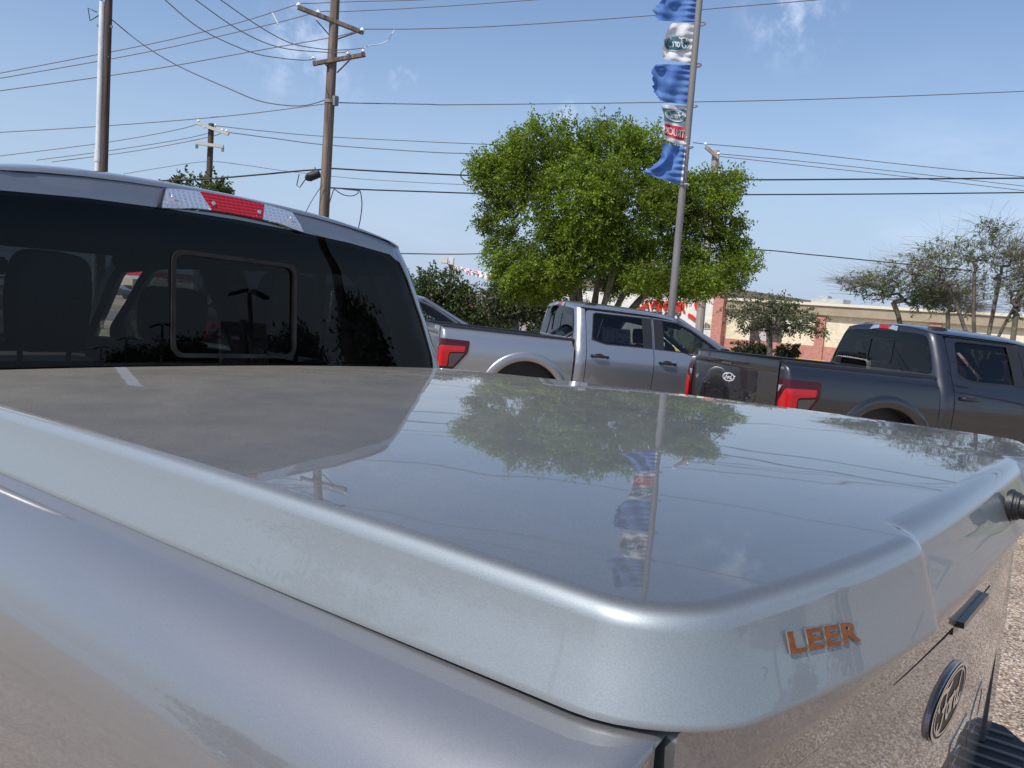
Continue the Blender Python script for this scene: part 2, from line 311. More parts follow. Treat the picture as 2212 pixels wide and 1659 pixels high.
def panel(name, fn, outline, holes, mats, parent, res=0.06, thick=0.012, off=0.0, sign=1, resy=None):
    """curved sheet: polygon with holes in (u,v), mapped by fn, smooth analytic normals, folded edge"""
    loops = [resample(outline, res)]+[resample(h, res) for h in holes]
    pts = []; edges = []
    for l in loops:
        n0 = len(pts); pts += l; edges += [(n0+i, n0+(i+1) % len(l)) for i in range(len(l))]
    P = np.array(loops[0]); ry = resy or res
    gx = np.arange(P[:, 0].min()+res/2, P[:, 0].max(), res); gy = np.arange(P[:, 1].min()+ry/2, P[:, 1].max(), ry)
    G = np.array([(a, b) for a in gx for b in gy])
    if len(G):
        k = inside(loops[0], G)
        for h in loops[1:]: k &= ~inside(h, G)
        G = G[k]
        if len(G):
            B = np.array(pts); dm = np.min(((G[:, None, :]-B[None])**2).sum(-1), 1); G = G[dm > (min(res, ry)*.45)**2]
        pts = pts+[tuple(g) for g in G]
    vo, eo, fo, _, _, _ = delaunay_2d_cdt([Vector(p) for p in pts], edges, [], 0, 1e-6)
    vo = [(v.x, v.y) for v in vo]
    F = [tuple(f) for f in fo]; Cn = np.array([np.mean([vo[i] for i in f], 0) for f in F])
    k = inside(loops[0], Cn)
    for h in loops[1:]: k &= ~inside(h, Cn)
    F = [f for f, a in zip(F, k) if a]
    e = 2e-3
    def nrm(u, v):
        a = np.array(fn(u+e, v))-np.array(fn(u-e, v)); b = np.array(fn(u, v+e))-np.array(fn(u, v-e)); n = np.cross(a, b)*sign; return n/(np.linalg.norm(n)+1e-12)
    nv = [nrm(*p) for p in vo]; V = [np.array(fn(*p))+off*n for p, n in zip(vo, nv)]
    me_n = [tuple(n) for n in nv]; verts = [tuple(v) for v in V]; faces = []
    for f in F:
        a, b, c = [V[i] for i in f[:3]]
        faces.append(f if np.dot(np.cross(b-a, c-a), nv[f[0]]) > 0 else f[::-1])
    if thick:
        from collections import Counter
        cnt = Counter(); dire = {}
        for f in faces:
            for i in range(len(f)):
                a, b = f[i], f[(i+1) % len(f)]; kk = (min(a, b), max(a, b)); cnt[kk] += 1; dire[kk] = (a, b)
        mp = {}
        def dup(i):
            if i not in mp:
                verts.append(tuple(V[i])); verts.append(tuple(V[i]-nv[i]*thick)); me_n.extend([(0, 0, 0)]*2); mp[i] = len(verts)-2
            return mp[i]
        for kk, n in cnt.items():
            if n == 1:
                a, b = dire[kk]; A, Bq = dup(a), dup(b); faces.append((Bq, A, A+1, Bq+1))
    me = bpy.data.meshes.new(name); me.from_pydata(verts, [], faces)
    for m in (mats if isinstance(mats, (list, tuple)) else [mats]): me.materials.append(m)
    me.shade_smooth(); me.normals_split_custom_set_from_vertices(me_n)
    o = bpy.data.objects.new(name, me); COL.objects.link(o)
    if parent: o.parent = parent
    return o
def textmesh(s, size=1.0, extrude=0.0, bold=0.0, spacing=1.0, shear=0.0):
    """built-in font -> list of verts (x,y,z) and faces, centred"""
    cu = bpy.data.curves.new('t', 'FONT'); cu.body = s; cu.size = size; cu.extrude = extrude; cu.offset = bold; cu.space_character = spacing; cu.shear = shear
    cu.resolution_u = 4
    ob = bpy.data.objects.new('t', cu); COL.objects.link(ob)
    dg = bpy.context.evaluated_depsgraph_get(); me = bpy.data.meshes.new_from_object(ob.evaluated_get(dg))
    V = np.array([v.co[:] for v in me.vertices]); F = [tuple(p.vertices) for p in me.polygons]
    bpy.data.objects.remove(ob); bpy.data.curves.remove(cu); bpy.data.meshes.remove(me)
    c = (V.max(0)+V.min(0))/2; V[:, :2] -= c[:2]; return V, F
def textpart(name, s, fn, w, h, m, parent, ext=0.003, mirror=False, bold=0.0, spacing=1.0, m2=None, lift=0.0, shear=0.0):
    V, F = textmesh(s, 1, 0.5, bold, spacing, shear)
    W = np.ptp(V[:, 0]); H = np.ptp(V[:, 1]); V[:, 0] *= w/W*(-1 if mirror else 1); V[:, 1] *= h/H
    mb = MB(); vs = [fn(x, y, (z+0.5)*ext+lift) for x, y, z in V]; mb.add(vs, F)
    if m2:
        for i, f in enumerate(mb.f):
            zs = [V[k][2] for k in f]
            mb.m[i] = 0 if min(zs) > .4 else 1
    return mb.build(name, [m, m2] if m2 else m, parent, smooth=0)
# script lettering strokes for the oval badge, in a box about 1.3 x 0.5
SCRIPT = [[(-.60, .06), (-.66, .14), (-.62, .22), (-.50, .26), (-.36, .24), (-.22, .22), (-.06, .27)],
          [(-.27, .23), (-.32, .10), (-.36, -.04), (-.44, -.16), (-.56, -.20), (-.64, -.14), (-.60, -.06)],
          [(-.46, .03), (-.34, .02), (-.24, .06)],
          [(-.10, .04), (-.18, .00), (-.20, -.10), (-.13, -.16), (-.05, -.10), (-.04, .00), (-.10, .04), (-.02, .03), (.06, .05)],
          [(.07, .05), (.04, -.06), (.03, -.16)], [(.05, -.04), (.10, .03), (.16, .05), (.20, .01)],
          [(.36, .04), (.27, .02), (.23, -.08), (.27, -.16), (.35, -.12), (.40, .00)],
          [(.52, .27), (.44, .12), (.39, -.04), (.40, -.15), (.48, -.16), (.58, -.08)]]
def catmull(pts, n=4):
    P = [np.array(p, float) for p in pts]; P = [P[0]]+P+[P[-1]]; out = []
    for i in range(1, len(P)-2):
        for k in range(n):
            t = k/n; a, b, c, d = P[i-1:i+3]
            out.append(.5*((2*b)+(-a+c)*t+(2*a-5*b+4*c-d)*t*t+(-a+3*b-3*c+d)*t**3))
    out.append(P[-2]); return out
def badge(parent, name, fn, w, h, face, rim, ink, mirror=False, lift=0.0, dz=0.0015):
    """oval badge: fn(x,y,lift)->3D ; face disc, rim ring, script strokes"""
    sg = -1 if mirror else 1
    mb = MB(); n = 32; ring = [(math.cos(2*PI*k/n), math.sin(2*PI*k/n)) for k in range(n)]
    vs = [fn(0, 0, lift+dz)]; 
    for q in (.35, .7, 1.0): vs += [fn(a*w/2*q, b*h/2*q, lift+dz) for a, b in ring]
    fs = [(0, 1+k, 1+(k+1) % n) for k in range(n)]+[(1+j*n+k, 1+(j+1)*n+k, 1+(j+1)*n+(k+1) % n, 1+j*n+(k+1) % n) for j in range(2) for k in range(n)]
    mb.add(vs, fs)
    face_o = mb.build(name, face, parent)
    mb = MB()
    for q0, q1, l in ((1.0, .93, 2), (.86, .82, 2)):
        a = [fn(x*w/2*q0, y*h/2*q0, lift+dz*l) for x, y in ring]+[fn(x*w/2*q1, y*h/2*(q1-.03), lift+dz*l) for x, y in ring]
        mb.add(a, [(k, (k+1) % n, n+(k+1) % n, n+k) for k in range(n)])
    mb.build('rim', rim, face_o)
    mb = MB()
    for st in SCRIPT:
        c = catmull([(x*1.02, y*1.15) for x, y in st]); L = []
        for i, p in enumerate(c):
            t = c[min(i+1, len(c)-1)]-c[max(i-1, 0)]; t /= np.linalg.norm(t)+1e-9; nn = np.array([-t[1], t[0]])*(.026+.010*math.sin(PI*i/len(c)))
            for q in (p+nn, p-nn): L.append(fn(sg*q[0]*w*.53, q[1]*h*1.12, lift+dz*2.2))
        mb.add(L, [(2*i, 2*i+1, 2*i+3, 2*i+2) for i in range(len(c)-1)])
    mb.build('script', ink, face_o, smooth=0)
    return face_o

# ------------------------------------------------------------------ pickup truck
ZK = [(.30, .86), (.45, .93), (.56, .962), (.80, .985), (1.00, .997), (1.13, 1.0), (1.22, .990), (1.29, .973), (1.345, .950), (1.385, .930), (1.41, .918), (1.44, .906), (1.60, .842), (1.76, .765), (1.84, .722), (1.875, .695), (1.92, .66)]
zk = np.array([a for a, b in ZK]); xk = np.array([b for a, b in ZK])
zz = np.linspace(.30, 1.92, 325); xx = np.interp(zz, zk, xk)
ker = np.exp(-np.linspace(-2, 2, 13)**2); ker /= ker.sum(); xs_ = np.convolve(np.pad(xx, 6, mode='edge'), ker, 'valid')
def XW(z): return float(np.interp(z, zz, xs_))
ZB_ = [(.30, .86), (.45, .93), (.56, .962), (.80, .980), (1.00, .990), (1.13, .988), (1.212, .978), (1.282, .965), (1.322, .955), (1.350, .942), (1.374, .921), (1.390, .898), (1.400, .872), (1.404, .850)]
zzb = np.linspace(.30, 1.404, 440); xb_ = np.interp(zzb, [a for a, b in ZB_], [b for a, b in ZB_])
xb_ = np.concatenate([np.convolve(np.pad(xb_, 5, mode='edge'), np.ones(11)/11, 'valid')[:-6], xb_[-6:]])
def XB(z): return float(np.interp(z, zzb, xb_))
ZT = 1.420
_x0 = XB(1.335); _sl = (XB(1.335)-XB(1.320))/.015
def shoulder(t):
    P0 = np.array([_x0, 1.335]); P1 = P0+np.array([_sl, 1.0])*.045; P2 = np.array([.900, ZT]); P3 = np.array([.79, ZT+.001])
    return (1-t)**3*P0+3*t*(1-t)**2*P1+3*t*t*(1-t)*P2+t**3*P3
def BRz(z): return BR
CR = 0.11
CABY = 0.0; CSH = 0.0
def lean(x, z): return CSH*x*min(1, max(0, (z-1.42)/.3))
def yb(z): return 1.835+CABY+0.055*(z-1.43)+0.05*max(0, z-1.80)+0.45*max(0, z-1.886)
def cabfn(a, z):        # rear wall wrapping round the corner pillars (a = arc length from the centre line)
    s = 1 if a >= 0 else -1; a = abs(a); X = XW(z); L1 = X-CR; L2 = L1+CR*PI/2; y0 = yb(z)
    bow = 0.020*(1-min(1, a/L1)**2)
    if a < L1: return (s*a, y0-bow, z+lean(s*a, z))
    if a < L2:
        f = (a-L1)/CR; return (s*(L1+CR*math.sin(f)), y0+CR-CR*math.cos(f), z+lean(s*X, z))
    return (s*X, y0+CR+(a-L2), z+lean(s*X, z))
def acut(z, y): return XW(z)-CR+CR*PI/2+(y-yb(z)-CR)
def sidefn(s):
    def f(y, z):
        X = XW(z)
        if y > 4.9: X -= 0.16*((y-4.9)/.95)**2
        if z > 1.44: X -= 0.02*max(0, y-2.4)*(z-1.44)
        return (s*X, y, z+lean(s*X, z))
    return f
BR = 0.05
def bedfn(s):
    def f(b, z):
        X = XB(z); B = BRz(z); L = B*PI/2
        if b < 0: return (s*(X-B+b/.10*(X-B-.824)), 0.0, z)
        if b < L: ph = b/B; return (s*(X-B+B*math.sin(ph)), B-B*math.cos(ph), z)
        return (s*X, B+(b-L), z)
    return f
def circ(cx, cy, r, a0, a1, n, sx=1, sy=1): return [(cx+sx*r*math.cos(rad(a0+(a1-a0)*k/n)), cy+sy*r*math.sin(rad(a0+(a1-a0)*k/n))) for k in range(n+1)]
def tgfn(x, z, l=0.0):      # tailgate skin
    e_ = 1-min(1, abs(x)/.83)**8
    prof = np.interp(z, [.80, .95, 1.08, 1.20, 1.28, 1.315, 1.335, 1.375, 1.42], [.010, .004, -.002, -.004, -.006, -.006, -.006-.018*e_, -.006-.022*e_, -.004-.018*e_])
    return (x, prof-0.040*(1-(x/.83)**2)-l, z)
def steering(parent):
    mb = MB(); c = np.array([-.40, 3.62, 1.22]); R = rotx(rad(65))
    mb.tube([c+R@np.array([.19*math.cos(t), .19*math.sin(t), 0]) for t in np.linspace(0, 2*PI, 25)], .016, 6); mb.tube([c, c+np.array([0, .25, -.12])], .03, 8)
    mb.box(c, (.2, .05, .1)); mb.build('steering_wheel', M_black, parent)
def seat(parent, x, y, w, bench=False):
    mb = MB(); lean = .16
    def sh(u, v, t):   # u across, v up, t side
        return None
    o = MB(); o.box((x, y+.28, .88), (w, .52, .16)); o.box((x, y, 1.18), (w, .13, .56), rotx(lean)); so_ = o.build('seat', M_int, parent, bevel=.04)
    xs = [x] if not bench else [x-.365, x+.365]
    for q in xs:
        h = MB(); zz0 = 1.635 if bench else 1.575; hw, hh = (.095, .125) if bench else (.135, .105); Rr = rotx(lean*.6); pl_ = rounded([(-hw*.86, -hh), (-hw, hh*.2), (-hw*.82, hh), (hw*.82, hh), (hw, hh*.2), (hw*.86, -hh)], [.03, .05, .07, .07, .05, .03], 4)
        for d_, k_ in ((0, 1),): h.prism(pl_, lambda a, b: tuple(Rr@np.array([a, -.042, b])+np.array([q, y-.10, zz0])), lambda a, b: tuple(Rr@np.array([a, .042, b])+np.array([q, y-.10, zz0]))); h.tube([(q-.06, y-.08, 1.40), (q-.06, y-.09, 1.54)], .008, 6); h.tube([(q+.06, y-.08, 1.40), (q+.06, y-.09, 1.54)], .008, 6)
        h.build('headrest', M_int, so_, bevel=.012)
def wheel(parent, s, y):
    c = (s*.86, y, .41); R = roty(s*PI/2)
    w = MB(); w.lathe([(.24, -.13), (.375, -.13), (.405, -.10), (.41, -.04), (.41, .04), (.405, .10), (.375, .13), (.24, .13)], 32, c, R); o = w.build('wheel', M_rubber, parent)
    r = MB(); r.lathe([(.245, -.10), (.245, .125), (.225, .13), (.21, .07), (.10, .06), (.09, .10), (.0, .10)], 28, c, R)
    for k in range(6):
        a = k*PI/3; d = np.array([math.cos(a), math.sin(a), 0]); r.tube([R@(d*.06+np.array([0, 0, .10]))+np.array(c), R@(d*.23+np.array([0, 0, .12]))+np.array(c)], [.035, .028], 6)
    r.build('rim', M_alloy, o)
def build_truck(name, label, P, loc, heading, pitch=0.0, cover=False, group=None, sticker=False, mounts=False, rearglass=None, handle=None, emblem='silver'):
    T = thing(name, label, 'pickup truck', loc, 0, group); T.rotation_euler = (pitch, 0, -heading)
    handle = handle or M_black
    # --- bed
    for s in (-1, 1):
        f = bedfn(s); sg = s
        arch = circ(1.22, .56, .52, 0, 180, 22); outline = [(-.10, .62), (-.10, 1.335), (.0, 1.335), (1.845+CABY, 1.335), (1.845+CABY, .56), (1.22+.52, .56)]+arch[1:-1]+[(1.22-.52, .56), (.05, .56)]
        b0 = .11 if cover else -.085
        tl = rounded([(b0, 1.268), (.405, 1.264), (.395, 1.115), (.215, .88), (b0, .862)], .025, 3)
        p = panel('bed_side', f, outline, [tl], P, T, res=.05, thick=.02, sign=sg)
        def deck(x0):
            mb = MB(); ph = [0, .2, .4, .6, .8, 1.0, 1.2, 1.4, PI/2]
            def g(k, t):
                X, z = shoulder(t)
                if k < 9: return (s*(X-BR+BR*math.sin(ph[k])), BR-BR*math.cos(ph[k]), z)
                return (s*X, BR+(1.845+CABY-.049-BR)*(k-8)/24+.0, z)
            mb.grid(g, list(range(33)), np.linspace(0, 1, 22)); mb.grid(lambda t, q: (s*max(.824, shoulder(t)[0]-BR), 0, shoulder(t)[1]*(1-q)+1.33*q), np.linspace(0, 1, 10), [0, 1])
            o_ = mb.build('rail_top', P, p, smooth=70)
            pb_ = MB(); pb_.box((s*.818, .035, 1.10), (.05, .03, .60)); pb_.build('gap_shade_block', M_rubber, p); return o_  # black block added behind the tailgate gap so it reads as shade
        deck(0)
        if not cover:
            mb = MB(); pts = [(.770, 1.37), (.770, 1.440), (.80, 1.446), (.850, 1.446), (.866, 1.440), (.872, 1.424), (.868, 1.37)]
            mb.prism(pts, lambda a, b: (s*a, .02, b), lambda a, b: (s*a, 1.83, b)); mb.build('rail_cap', M_black, T)
        q = MB(); q.box((s*.79, .90, 1.12), (.03, 1.72, .53)); q.build('bed_wall', P if not cover else M_black, T)
        # wheel-arch flare
        fl = MB(); X0 = XW(.9)
        def ring(th, t):
            r = .52+.125*t; lift = .022*math.sin(PI*min(1, t*1.0))**.6 if 0 < t < 1 else 0
            z = .56+r*math.sin(th); b = 1.22+r*math.cos(th); x, y, z2 = f(b, max(z, .36)); 
            inn = -.07 if t < 0 else 0
            return (x+s*(lift+inn+.002), y, max(z, .36))
        fl.grid(ring, np.linspace(rad(-14), rad(194), 40), [-.05, 0, .04, .12, .3, .55, .8, .93, 1.0]); fl.build('wheel_arch', P, p, smooth=50)
        li = MB(); li.grid(lambda th, t: (s*(.95-.45*t), 1.17+.53*math.cos(th), .56+.53*math.sin(th)), np.linspace(rad(-20), rad(200), 24), [0, .5, 1]); li.box((s*.55, 1.17, .7), (.03, 1.1, .8)); li.box((s*.817, 1.2, .80), (.012, 1.16, .72)); li.build('wheel_well', M_black, p)
        # tail light
        t0 = panel('tail_light', f, tl, [], M_redd, T, res=.04, thick=.03, off=.003 if cover else .010, sign=sg)
        br = rounded([(b0+.030, 1.06), (b0+.11, 1.180), (.350, 1.190), (.342, 1.120), (.140, 1.100), (.130, .915), (b0+.030, .900)], .015, 2)
        panel('bright_lens', f, br, [], M_red, t0, res=.04, thick=.004, off=.016, sign=sg)
        panel('smoked_lens', f, rounded([(.15, 1.08), (.345, 1.10), (.21, .915), (.15, .91)], .01, 2), [], M_smoke, t0, res=.04, thick=.003, off=.0145, sign=sg)
        panel('clear_lens', f, rounded([(b0+.01, 1.135), (b0+.01, 1.205), (b0+.06, 1.205)], .005, 2), [], M_clear, t0, res=.04, thick=.003, off=.0145, sign=sg)
    q = MB(); q.box((0, .90, .86), (1.58, 1.72, .03)); q.box((0, 1.75, 1.13), (1.6, .03, .55)); q.build('bed_floor', M_black if cover else P, T)
    # --- tailgate
    tg = panel('tailgate', lambda x, z: tgfn(x, z), rounded([(-.812, .80), (-.812, 1.42), (.812, 1.42), (.812, .80)], .01, 2), [], P, T, res=.05, resy=.013, thick=.05, sign=1)
    cp = MB(); cp.grid(lambda x, t: (x, tgfn(x, 1.42)[1]+.004+t*(.065+.03*(1-(x/.83)**2)), 1.42+(.003 if cover else .014)*math.sin(t*PI)), np.linspace(-.80, .80, 17), np.linspace(0, 1, 6)); cp.grid(lambda x, z: (x, .055, z), np.linspace(-.80, .80, 9), [.82, 1.42]); cp.build('top_cap', P if cover else M_black, tg)
    hb = MB(); hb.box((-.03, -.058, 1.338), (.20, .030, .032)); hb.build('handle', M_gloss, tg, bevel=.012)
    for s_ in (() if cover else (-1, 1)):
        cl = MB(); cl.grid(lambda x, z: (x*s_, tgfn(x, z)[1]-.0012, z), np.linspace(.30, .80, 8), [1.298, 1.303]); cl.build('crease_line', M_ink, tg)
    bf = lambda x, y, l: (x, tgfn(x, 1.19+y)[1]-l, 1.19+y)
    badge(tg, 'emblem', bf, .235, .094, M_fordblue, M_chrome if cover else M_badgew, M_chrome if cover else M_badgew, lift=.0042, dz=.0010)
    eb = MB(); eb.lathe([(1, .0), (1, .003), (.97, .0045), (0, .0045)], 32); eb.v = [bf(v[0]*.1185, v[1]*.048, v[2]) for v in eb.v]; eb.build('emblem_base', M_chrome if emblem == 'silver' else P, tg)
    if cover:
        gv = MB(); gv.tube([(x, tgfn(x, z)[1]-.0006, z) for x, z in ((-.335, 1.318), (-.30, 1.322), (-.15, 1.328), (.0, 1.330), (.15, 1.330))], .0022, 6); gv.build('groove', M_rubber, tg)
    textpart('lettering', 'F-150', lambda x, y, l: (x-.02, tgfn(x, 1.03+y)[1]-l, 1.03+y), 1.05, .115, P, tg, ext=.002 if cover else .007, spacing=1.12, bold=.012)
    # star shaped dealer badge
    sb = MB(); pts = []
    for k in range(10):
        a = PI/2+k*PI/5; r = .036 if k % 2 == 0 else .017; pts.append((r*math.cos(a), r*math.sin(a)))
    F_ = lambda l: (lambda x, y: (x-.70, tgfn(-.70, 1.15)[1]-l, 1.13+y)); sb.prism(pts, F_(.002), F_(.009)); sb.tube([(-.735, tgfn(-.7, 1.15)[1]-.006, 1.14), (-.70, tgfn(-.7, 1.15)[1]-.010, 1.125), (-.672, tgfn(-.7, 1.15)[1]-.006, 1.15)], .006, 6); sb.build('star_badge', M_chrome, tg)
    # --- rear bumper
    b = MB(); pl = [(-.985, .12), (-.975, -.03), (-.90, -.085), (-.40, -.13), (.40, -.13), (.90, -.085), (.975, -.03), (.985, .12)]
    b.prism(pl, lambda x, y: (x, y, .50), lambda x, y: (x, y, .795)); bo = b.build('rear_bumper', M_black, T, bevel=.02)
    st = MB(); pl2 = [(-.965, .10), (-.955, -.02), (-.89, -.072), (-.40, -.115), (.40, -.115), (.89, -.072), (.955, -.02), (.965, .10)]
    st.prism(pl2, lambda x, y: (x, y, .7955), lambda x, y: (x, y, .802)); so2 = st.build('step_pad', M_cable, bo, bevel=.002)
    rb = MB()
    for k in range(-17, 18):
        x = k*.053; y0 = -.108+.036*(max(0, abs(x)-.4)/.5); y0 = y0+.05*max(0, abs(x)-.85)/.1; rb.box((x, (y0+.08)/2, .8035), (.005, .08-y0, .006))
    rb.build('tread', mat('pale_rib_rubber', (.22, .22, .20), .6), so2)  # ribs paler than the black pad
    # --- cab rear wall and corner pillars
    zs = [.52, .7, .9, 1.1, 1.25, 1.34, 1.40, 1.46, 1.55, 1.65, 1.75, 1.82, 1.862]
    ztop = lambda x: 1.937-.050*(abs(x)/.66)**2.6
    right = [(acut(z, 1.99), z) for z in zs]
    xa = [.66, .60, .5, .4, .3, .2, .1, 0]
    topr = [(x, ztop(x)) for x in xa]
    outl = [(-a, z) for a, z in right][::1]
    outline = right+topr+[(-x, z) for x, z in topr[::-1][1:]]+outl[::-1]
    wb = [(-.765, 1.455), (-.795, 1.47), (-.79, 1.52), (-.735, 1.66), (-.665, 1.79), (-.628, 1.842), (-.58, 1.860), (-.40, 1.874), (-.2, 1.881), (0, 1.884)]
    win = wb+[(-x, z) for x, z in wb[::-1][1:]]
    shell = panel('cab_rear', cabfn, outline, [win], P, T, res=.05, thick=.03, sign=1)
    # sliding window
    sl_ = rounded([(-.185, 1.515), (-.185, 1.785), (.200, 1.785), (.200, 1.515)], .035, 5)
    inner = rounded([(-.174, 1.526), (-.174, 1.774), (.189, 1.774), (.189, 1.526)], .028, 5)
    rg = panel('rear_window', cabfn, win, [sl_], rearglass or M_rearglass, T, res=.06, thick=.004, off=-.004, sign=1)
    fr = panel('window_frame', cabfn, sl_, [inner], M_gloss if not cover else M_frame, rg, res=.03, thick=.02, off=.002, sign=1)
    panel('sliding_pane', cabfn, inner, [], rearglass or M_rearglass, rg, res=.08, thick=.003, off=-.008, sign=1)
    bd = [(x*.985, 1.674+(z-1.674)*.962) for x, z in win]
    panel('black_border', cabfn, win, [bd], M_gloss, rg, res=.04, thick=.002, off=-.0075, sign=1)
    # third brake light
    def lens(x0, x1, x2, x3, m, nm, par, off=.012): # bottom x0..x1, top x2..x3
        n = 8; bt = [(x0+(x1-x0)*k/n, 1.893-.05*((x0+(x1-x0)*k/n)/.4)**2) for k in range(n+1)]; tp = [(x3+(x2-x3)*k/n, 1.938-.05*((x3+(x2-x3)*k/n)/.4)**2) for k in range(n+1)]
        return panel(nm, cabfn2, bt+tp, [], m, par, res=.02, thick=.02, off=off, sign=1)
    cabfn2 = lambda a, z: (a, cabfn(a, z)[1], z+CSH*a)
    hs = lens(-.222, .222, -.198, .198, M_black, 'third_brake_light', T, .007)
    lens(-.216, -.078, -.192, -.100, M_clear, 'clear_lens', hs); lens(.078, .216, .100, .192, M_clear, 'clear_lens', hs); lens(-.077, .077, -.099, .099, M_redrib, 'red_lens', hs)
    for q in (-.18, -.07, .07, .18):
        sc = MB(); c = np.array(cabfn(q, 1.915))+np.array([0, -.016, 0]); sc.lathe([(.006, 0), (.0055, .003), (.002, .0035), (.002, .001), (0, .001)], 12, c, rotx(PI/2)); sc.build('screw', M_chrome, hs)
    # --- roof
    YF = 3.52
    def roof(u, t):
        x = .675*math.sin(t); y0 = yb(1.937-.050*(abs(x)/.675)**2.6)-.004-.018*max(0, 1-(x/.58)**2)+(CR-math.sqrt(max(0, CR*CR-max(0, abs(x)-.575)**2))); y = y0+(YF-y0)*u
        q = min(1, (y-y0)/.30); zt = 1.937-.050*(abs(x)/.675)**2.6
        h = .036*math.sqrt(max(0, 1-(1-q)**2))*(1-abs(x/.675)**6)
        g = .055*max(0, (y-2.9)/.62)**2
        return (x*(1-.04*max(0, y-2.6)), y, zt+h-g-.01*max(0, y-2.4)+CSH*x)
    us = [0, .004, .012, .03, .06, .1, .16, .22]+list(np.linspace(.3, 1, 10))
    r = MB(); r.grid(roof, us, [rad(a) for a in (-90, -80, -72, -64, -55, -45, -35, -25, -15, -5, 5, 15, 25, 35, 45, 55, 64, 72, 80, 90)]); r.build('roof', P, T, smooth=60)
    ins = MB(); ins.grid(lambda u, t: tuple(np.array(roof(u*.97+.02, t*.95))-np.array([0, 0, .035])), np.linspace(0, 1, 6), np.linspace(-1.4, 1.4, 8)); ins.build('headliner', M_int, T)
    for s in (-1, 1):
        ir = MB(); ir.tube([(s*.62, yb(1.87)+.09, 1.825), (s*.625, 2.6, 1.820), (s*.61, 3.2, 1.808), (s*.59, 3.5, 1.78)], .058, 6); ir.build('roof_rail_trim', M_int, T)
        ds = MB(); ds.tube([(s*.676, yb(1.87)+.12, 1.872+CSH*s*.67), (s*.679, 2.6, 1.866+CSH*s*.67), (s*.672, 3.2, 1.853), (s*.66, 3.45, 1.833)], .008, 6); ds.build('drip_rail', M_black, T)
        f = sidefn(s)
        # doors
        rd = rounded([(1.998, .56), (1.998, 1.855), (2.985, 1.852), (2.985, .56)], [.05, .06, .03, .03], 4)
        rw = rounded([(2.085, 1.47), (2.115, 1.80), (2.16, 1.822), (2.90, 1.826), (2.91, 1.435), (2.28, 1.425)], [.05, .05, .03, .01, .01, .08], 4)
        d = panel('rear_door', f, rd, [rw], P, T, res=.055, thick=.035, sign=-s*-1)
        g = panel('window', f, rw, [], M_darkglass, d, res=.08, thick=.004, off=-.012, sign=s)
        bp = panel('pillar_trim', f, [(2.83, 1.425), (2.83, 1.838), (2.975, 1.838), (2.975, 1.42)], [], M_black, d, res=.06, thick=.004, off=.004, sign=s)
        wt = panel('window_trim', f, resample([(2.07, 1.455), (2.10, 1.81), (2.15, 1.834), (2.91, 1.838), (2.92, 1.42), (2.27, 1.41)], .1), [rw], M_black, d, res=.05, thick=.003, off=.002, sign=s)
        if sticker:
            pp = MB(); F2 = lambda y, z: tuple(np.array(f(y, z))-np.array([s*.03, 0, 0])); pp.grid(F2, [2.24, 2.45, 2.66], [1.45, 1.55, 1.65]); ppo = pp.build('window_sticker', M_paper, g)
            ik = MB(); F3 = lambda y, z: tuple(np.array(f(y, z))-np.array([s*.026, 0, 0]))
            for (a, b2, c, e) in ((2.46, 2.60, 1.60, 1.612), (2.46, 2.52, 1.50, 1.515), (2.40, 2.47, 1.46, 1.475), (2.56, 2.62, 1.47, 1.482), (2.26, 2.40, 1.635, 1.640), (2.43, 2.435, 1.47, 1.63)):
                ik.grid(F3, [a, b2], [c, e])
            ik.build('print', M_ink, ppo)
        fd = rounded([(2.995, .56), (2.995, 1.852), (3.42, 1.838), (3.62, 1.755), (4.16, 1.46), (4.22, 1.36), (4.22, .56)], [.03, .03, .1, .1, .06, .08, .05], 4)
        fwn = rounded([(3.07, 1.432), (3.08, 1.824), (3.38, 1.812), (3.58, 1.735), (3.98, 1.505), (4.00, 1.36), (3.82, 1.345), (3.60, 1.395), (3.44, 1.428)], [.01, .02, .1, .12, .02, .02, .06, .08, .06], 4)
        d = panel('front_door', f, fd, [fwn], P, T, res=.055, thick=.035, sign=s)
        panel('window', f, fwn, [], M_liteglass, d, res=.08, thick=.004, off=-.012, sign=s)
        panel('pillar_trim', f, [(3.006, 1.418), (3.006, 1.838), (3.15, 1.838), (3.15, 1.422)], [], M_black, d, res=.06, thick=.004, off=.004, sign=s)
        fo = [(3.055, 1.418), (3.065, 1.84), (3.40, 1.826), (3.60, 1.750), (4.02, 1.51), (4.03, 1.345), (3.82, 1.330), (3.59, 1.381), (3.43, 1.414)]
        panel('window_trim', f, fo, [fwn], M_black, d, res=.05, thick=.003, off=.002, sign=s)
        for dd, y0 in (('r', 2.05), ('f', 3.06)):
            X = XW(1.24); cup = MB(); cup.lathe([(0, -.002), (.055, -.002), (.062, .002), (.0, .0021)], 20, (0, 0, 0)); cup.v = [(s*(X-.001+.003*0+v[2]*.8), y0+.13+v[0]*1.5, 1.225+v[1]*.95) for v in cup.v]
            hd = MB(); hd.tube([(s*(X+.004), y0+.03, 1.245), (s*(X+.036), y0+.045, 1.246), (s*(X+.040), y0+.10, 1.247), (s*(X+.040), y0+.18, 1.247), (s*(X+.036), y0+.225, 1.246), (s*(X+.004), y0+.24, 1.245)], [.013, .017, .018, .018, .017, .013], 8)
            hd.box((s*(X+.012), y0+.02, 1.245), (.02, .03, .034)); hd.box((s*(X+.012), y0+.25, 1.245), (.02, .03, .034))
            par = d
            if dd == 'r': par = [c for c in T.children if c.name.startswith('rear_door')][-1]
            cup.build('handle_cup', M_smoke, par); hd.build('handle', handle, par, bevel=.003)
        # gap backing, sill, fender
        gp = MB(); gp.box((s*.84, 3.1, .98), (.10, 2.3, .82)); gp.box((s*.80, 3.0, .52), (.24, 2.5, .12)); gp.build('door_core', M_int, T)
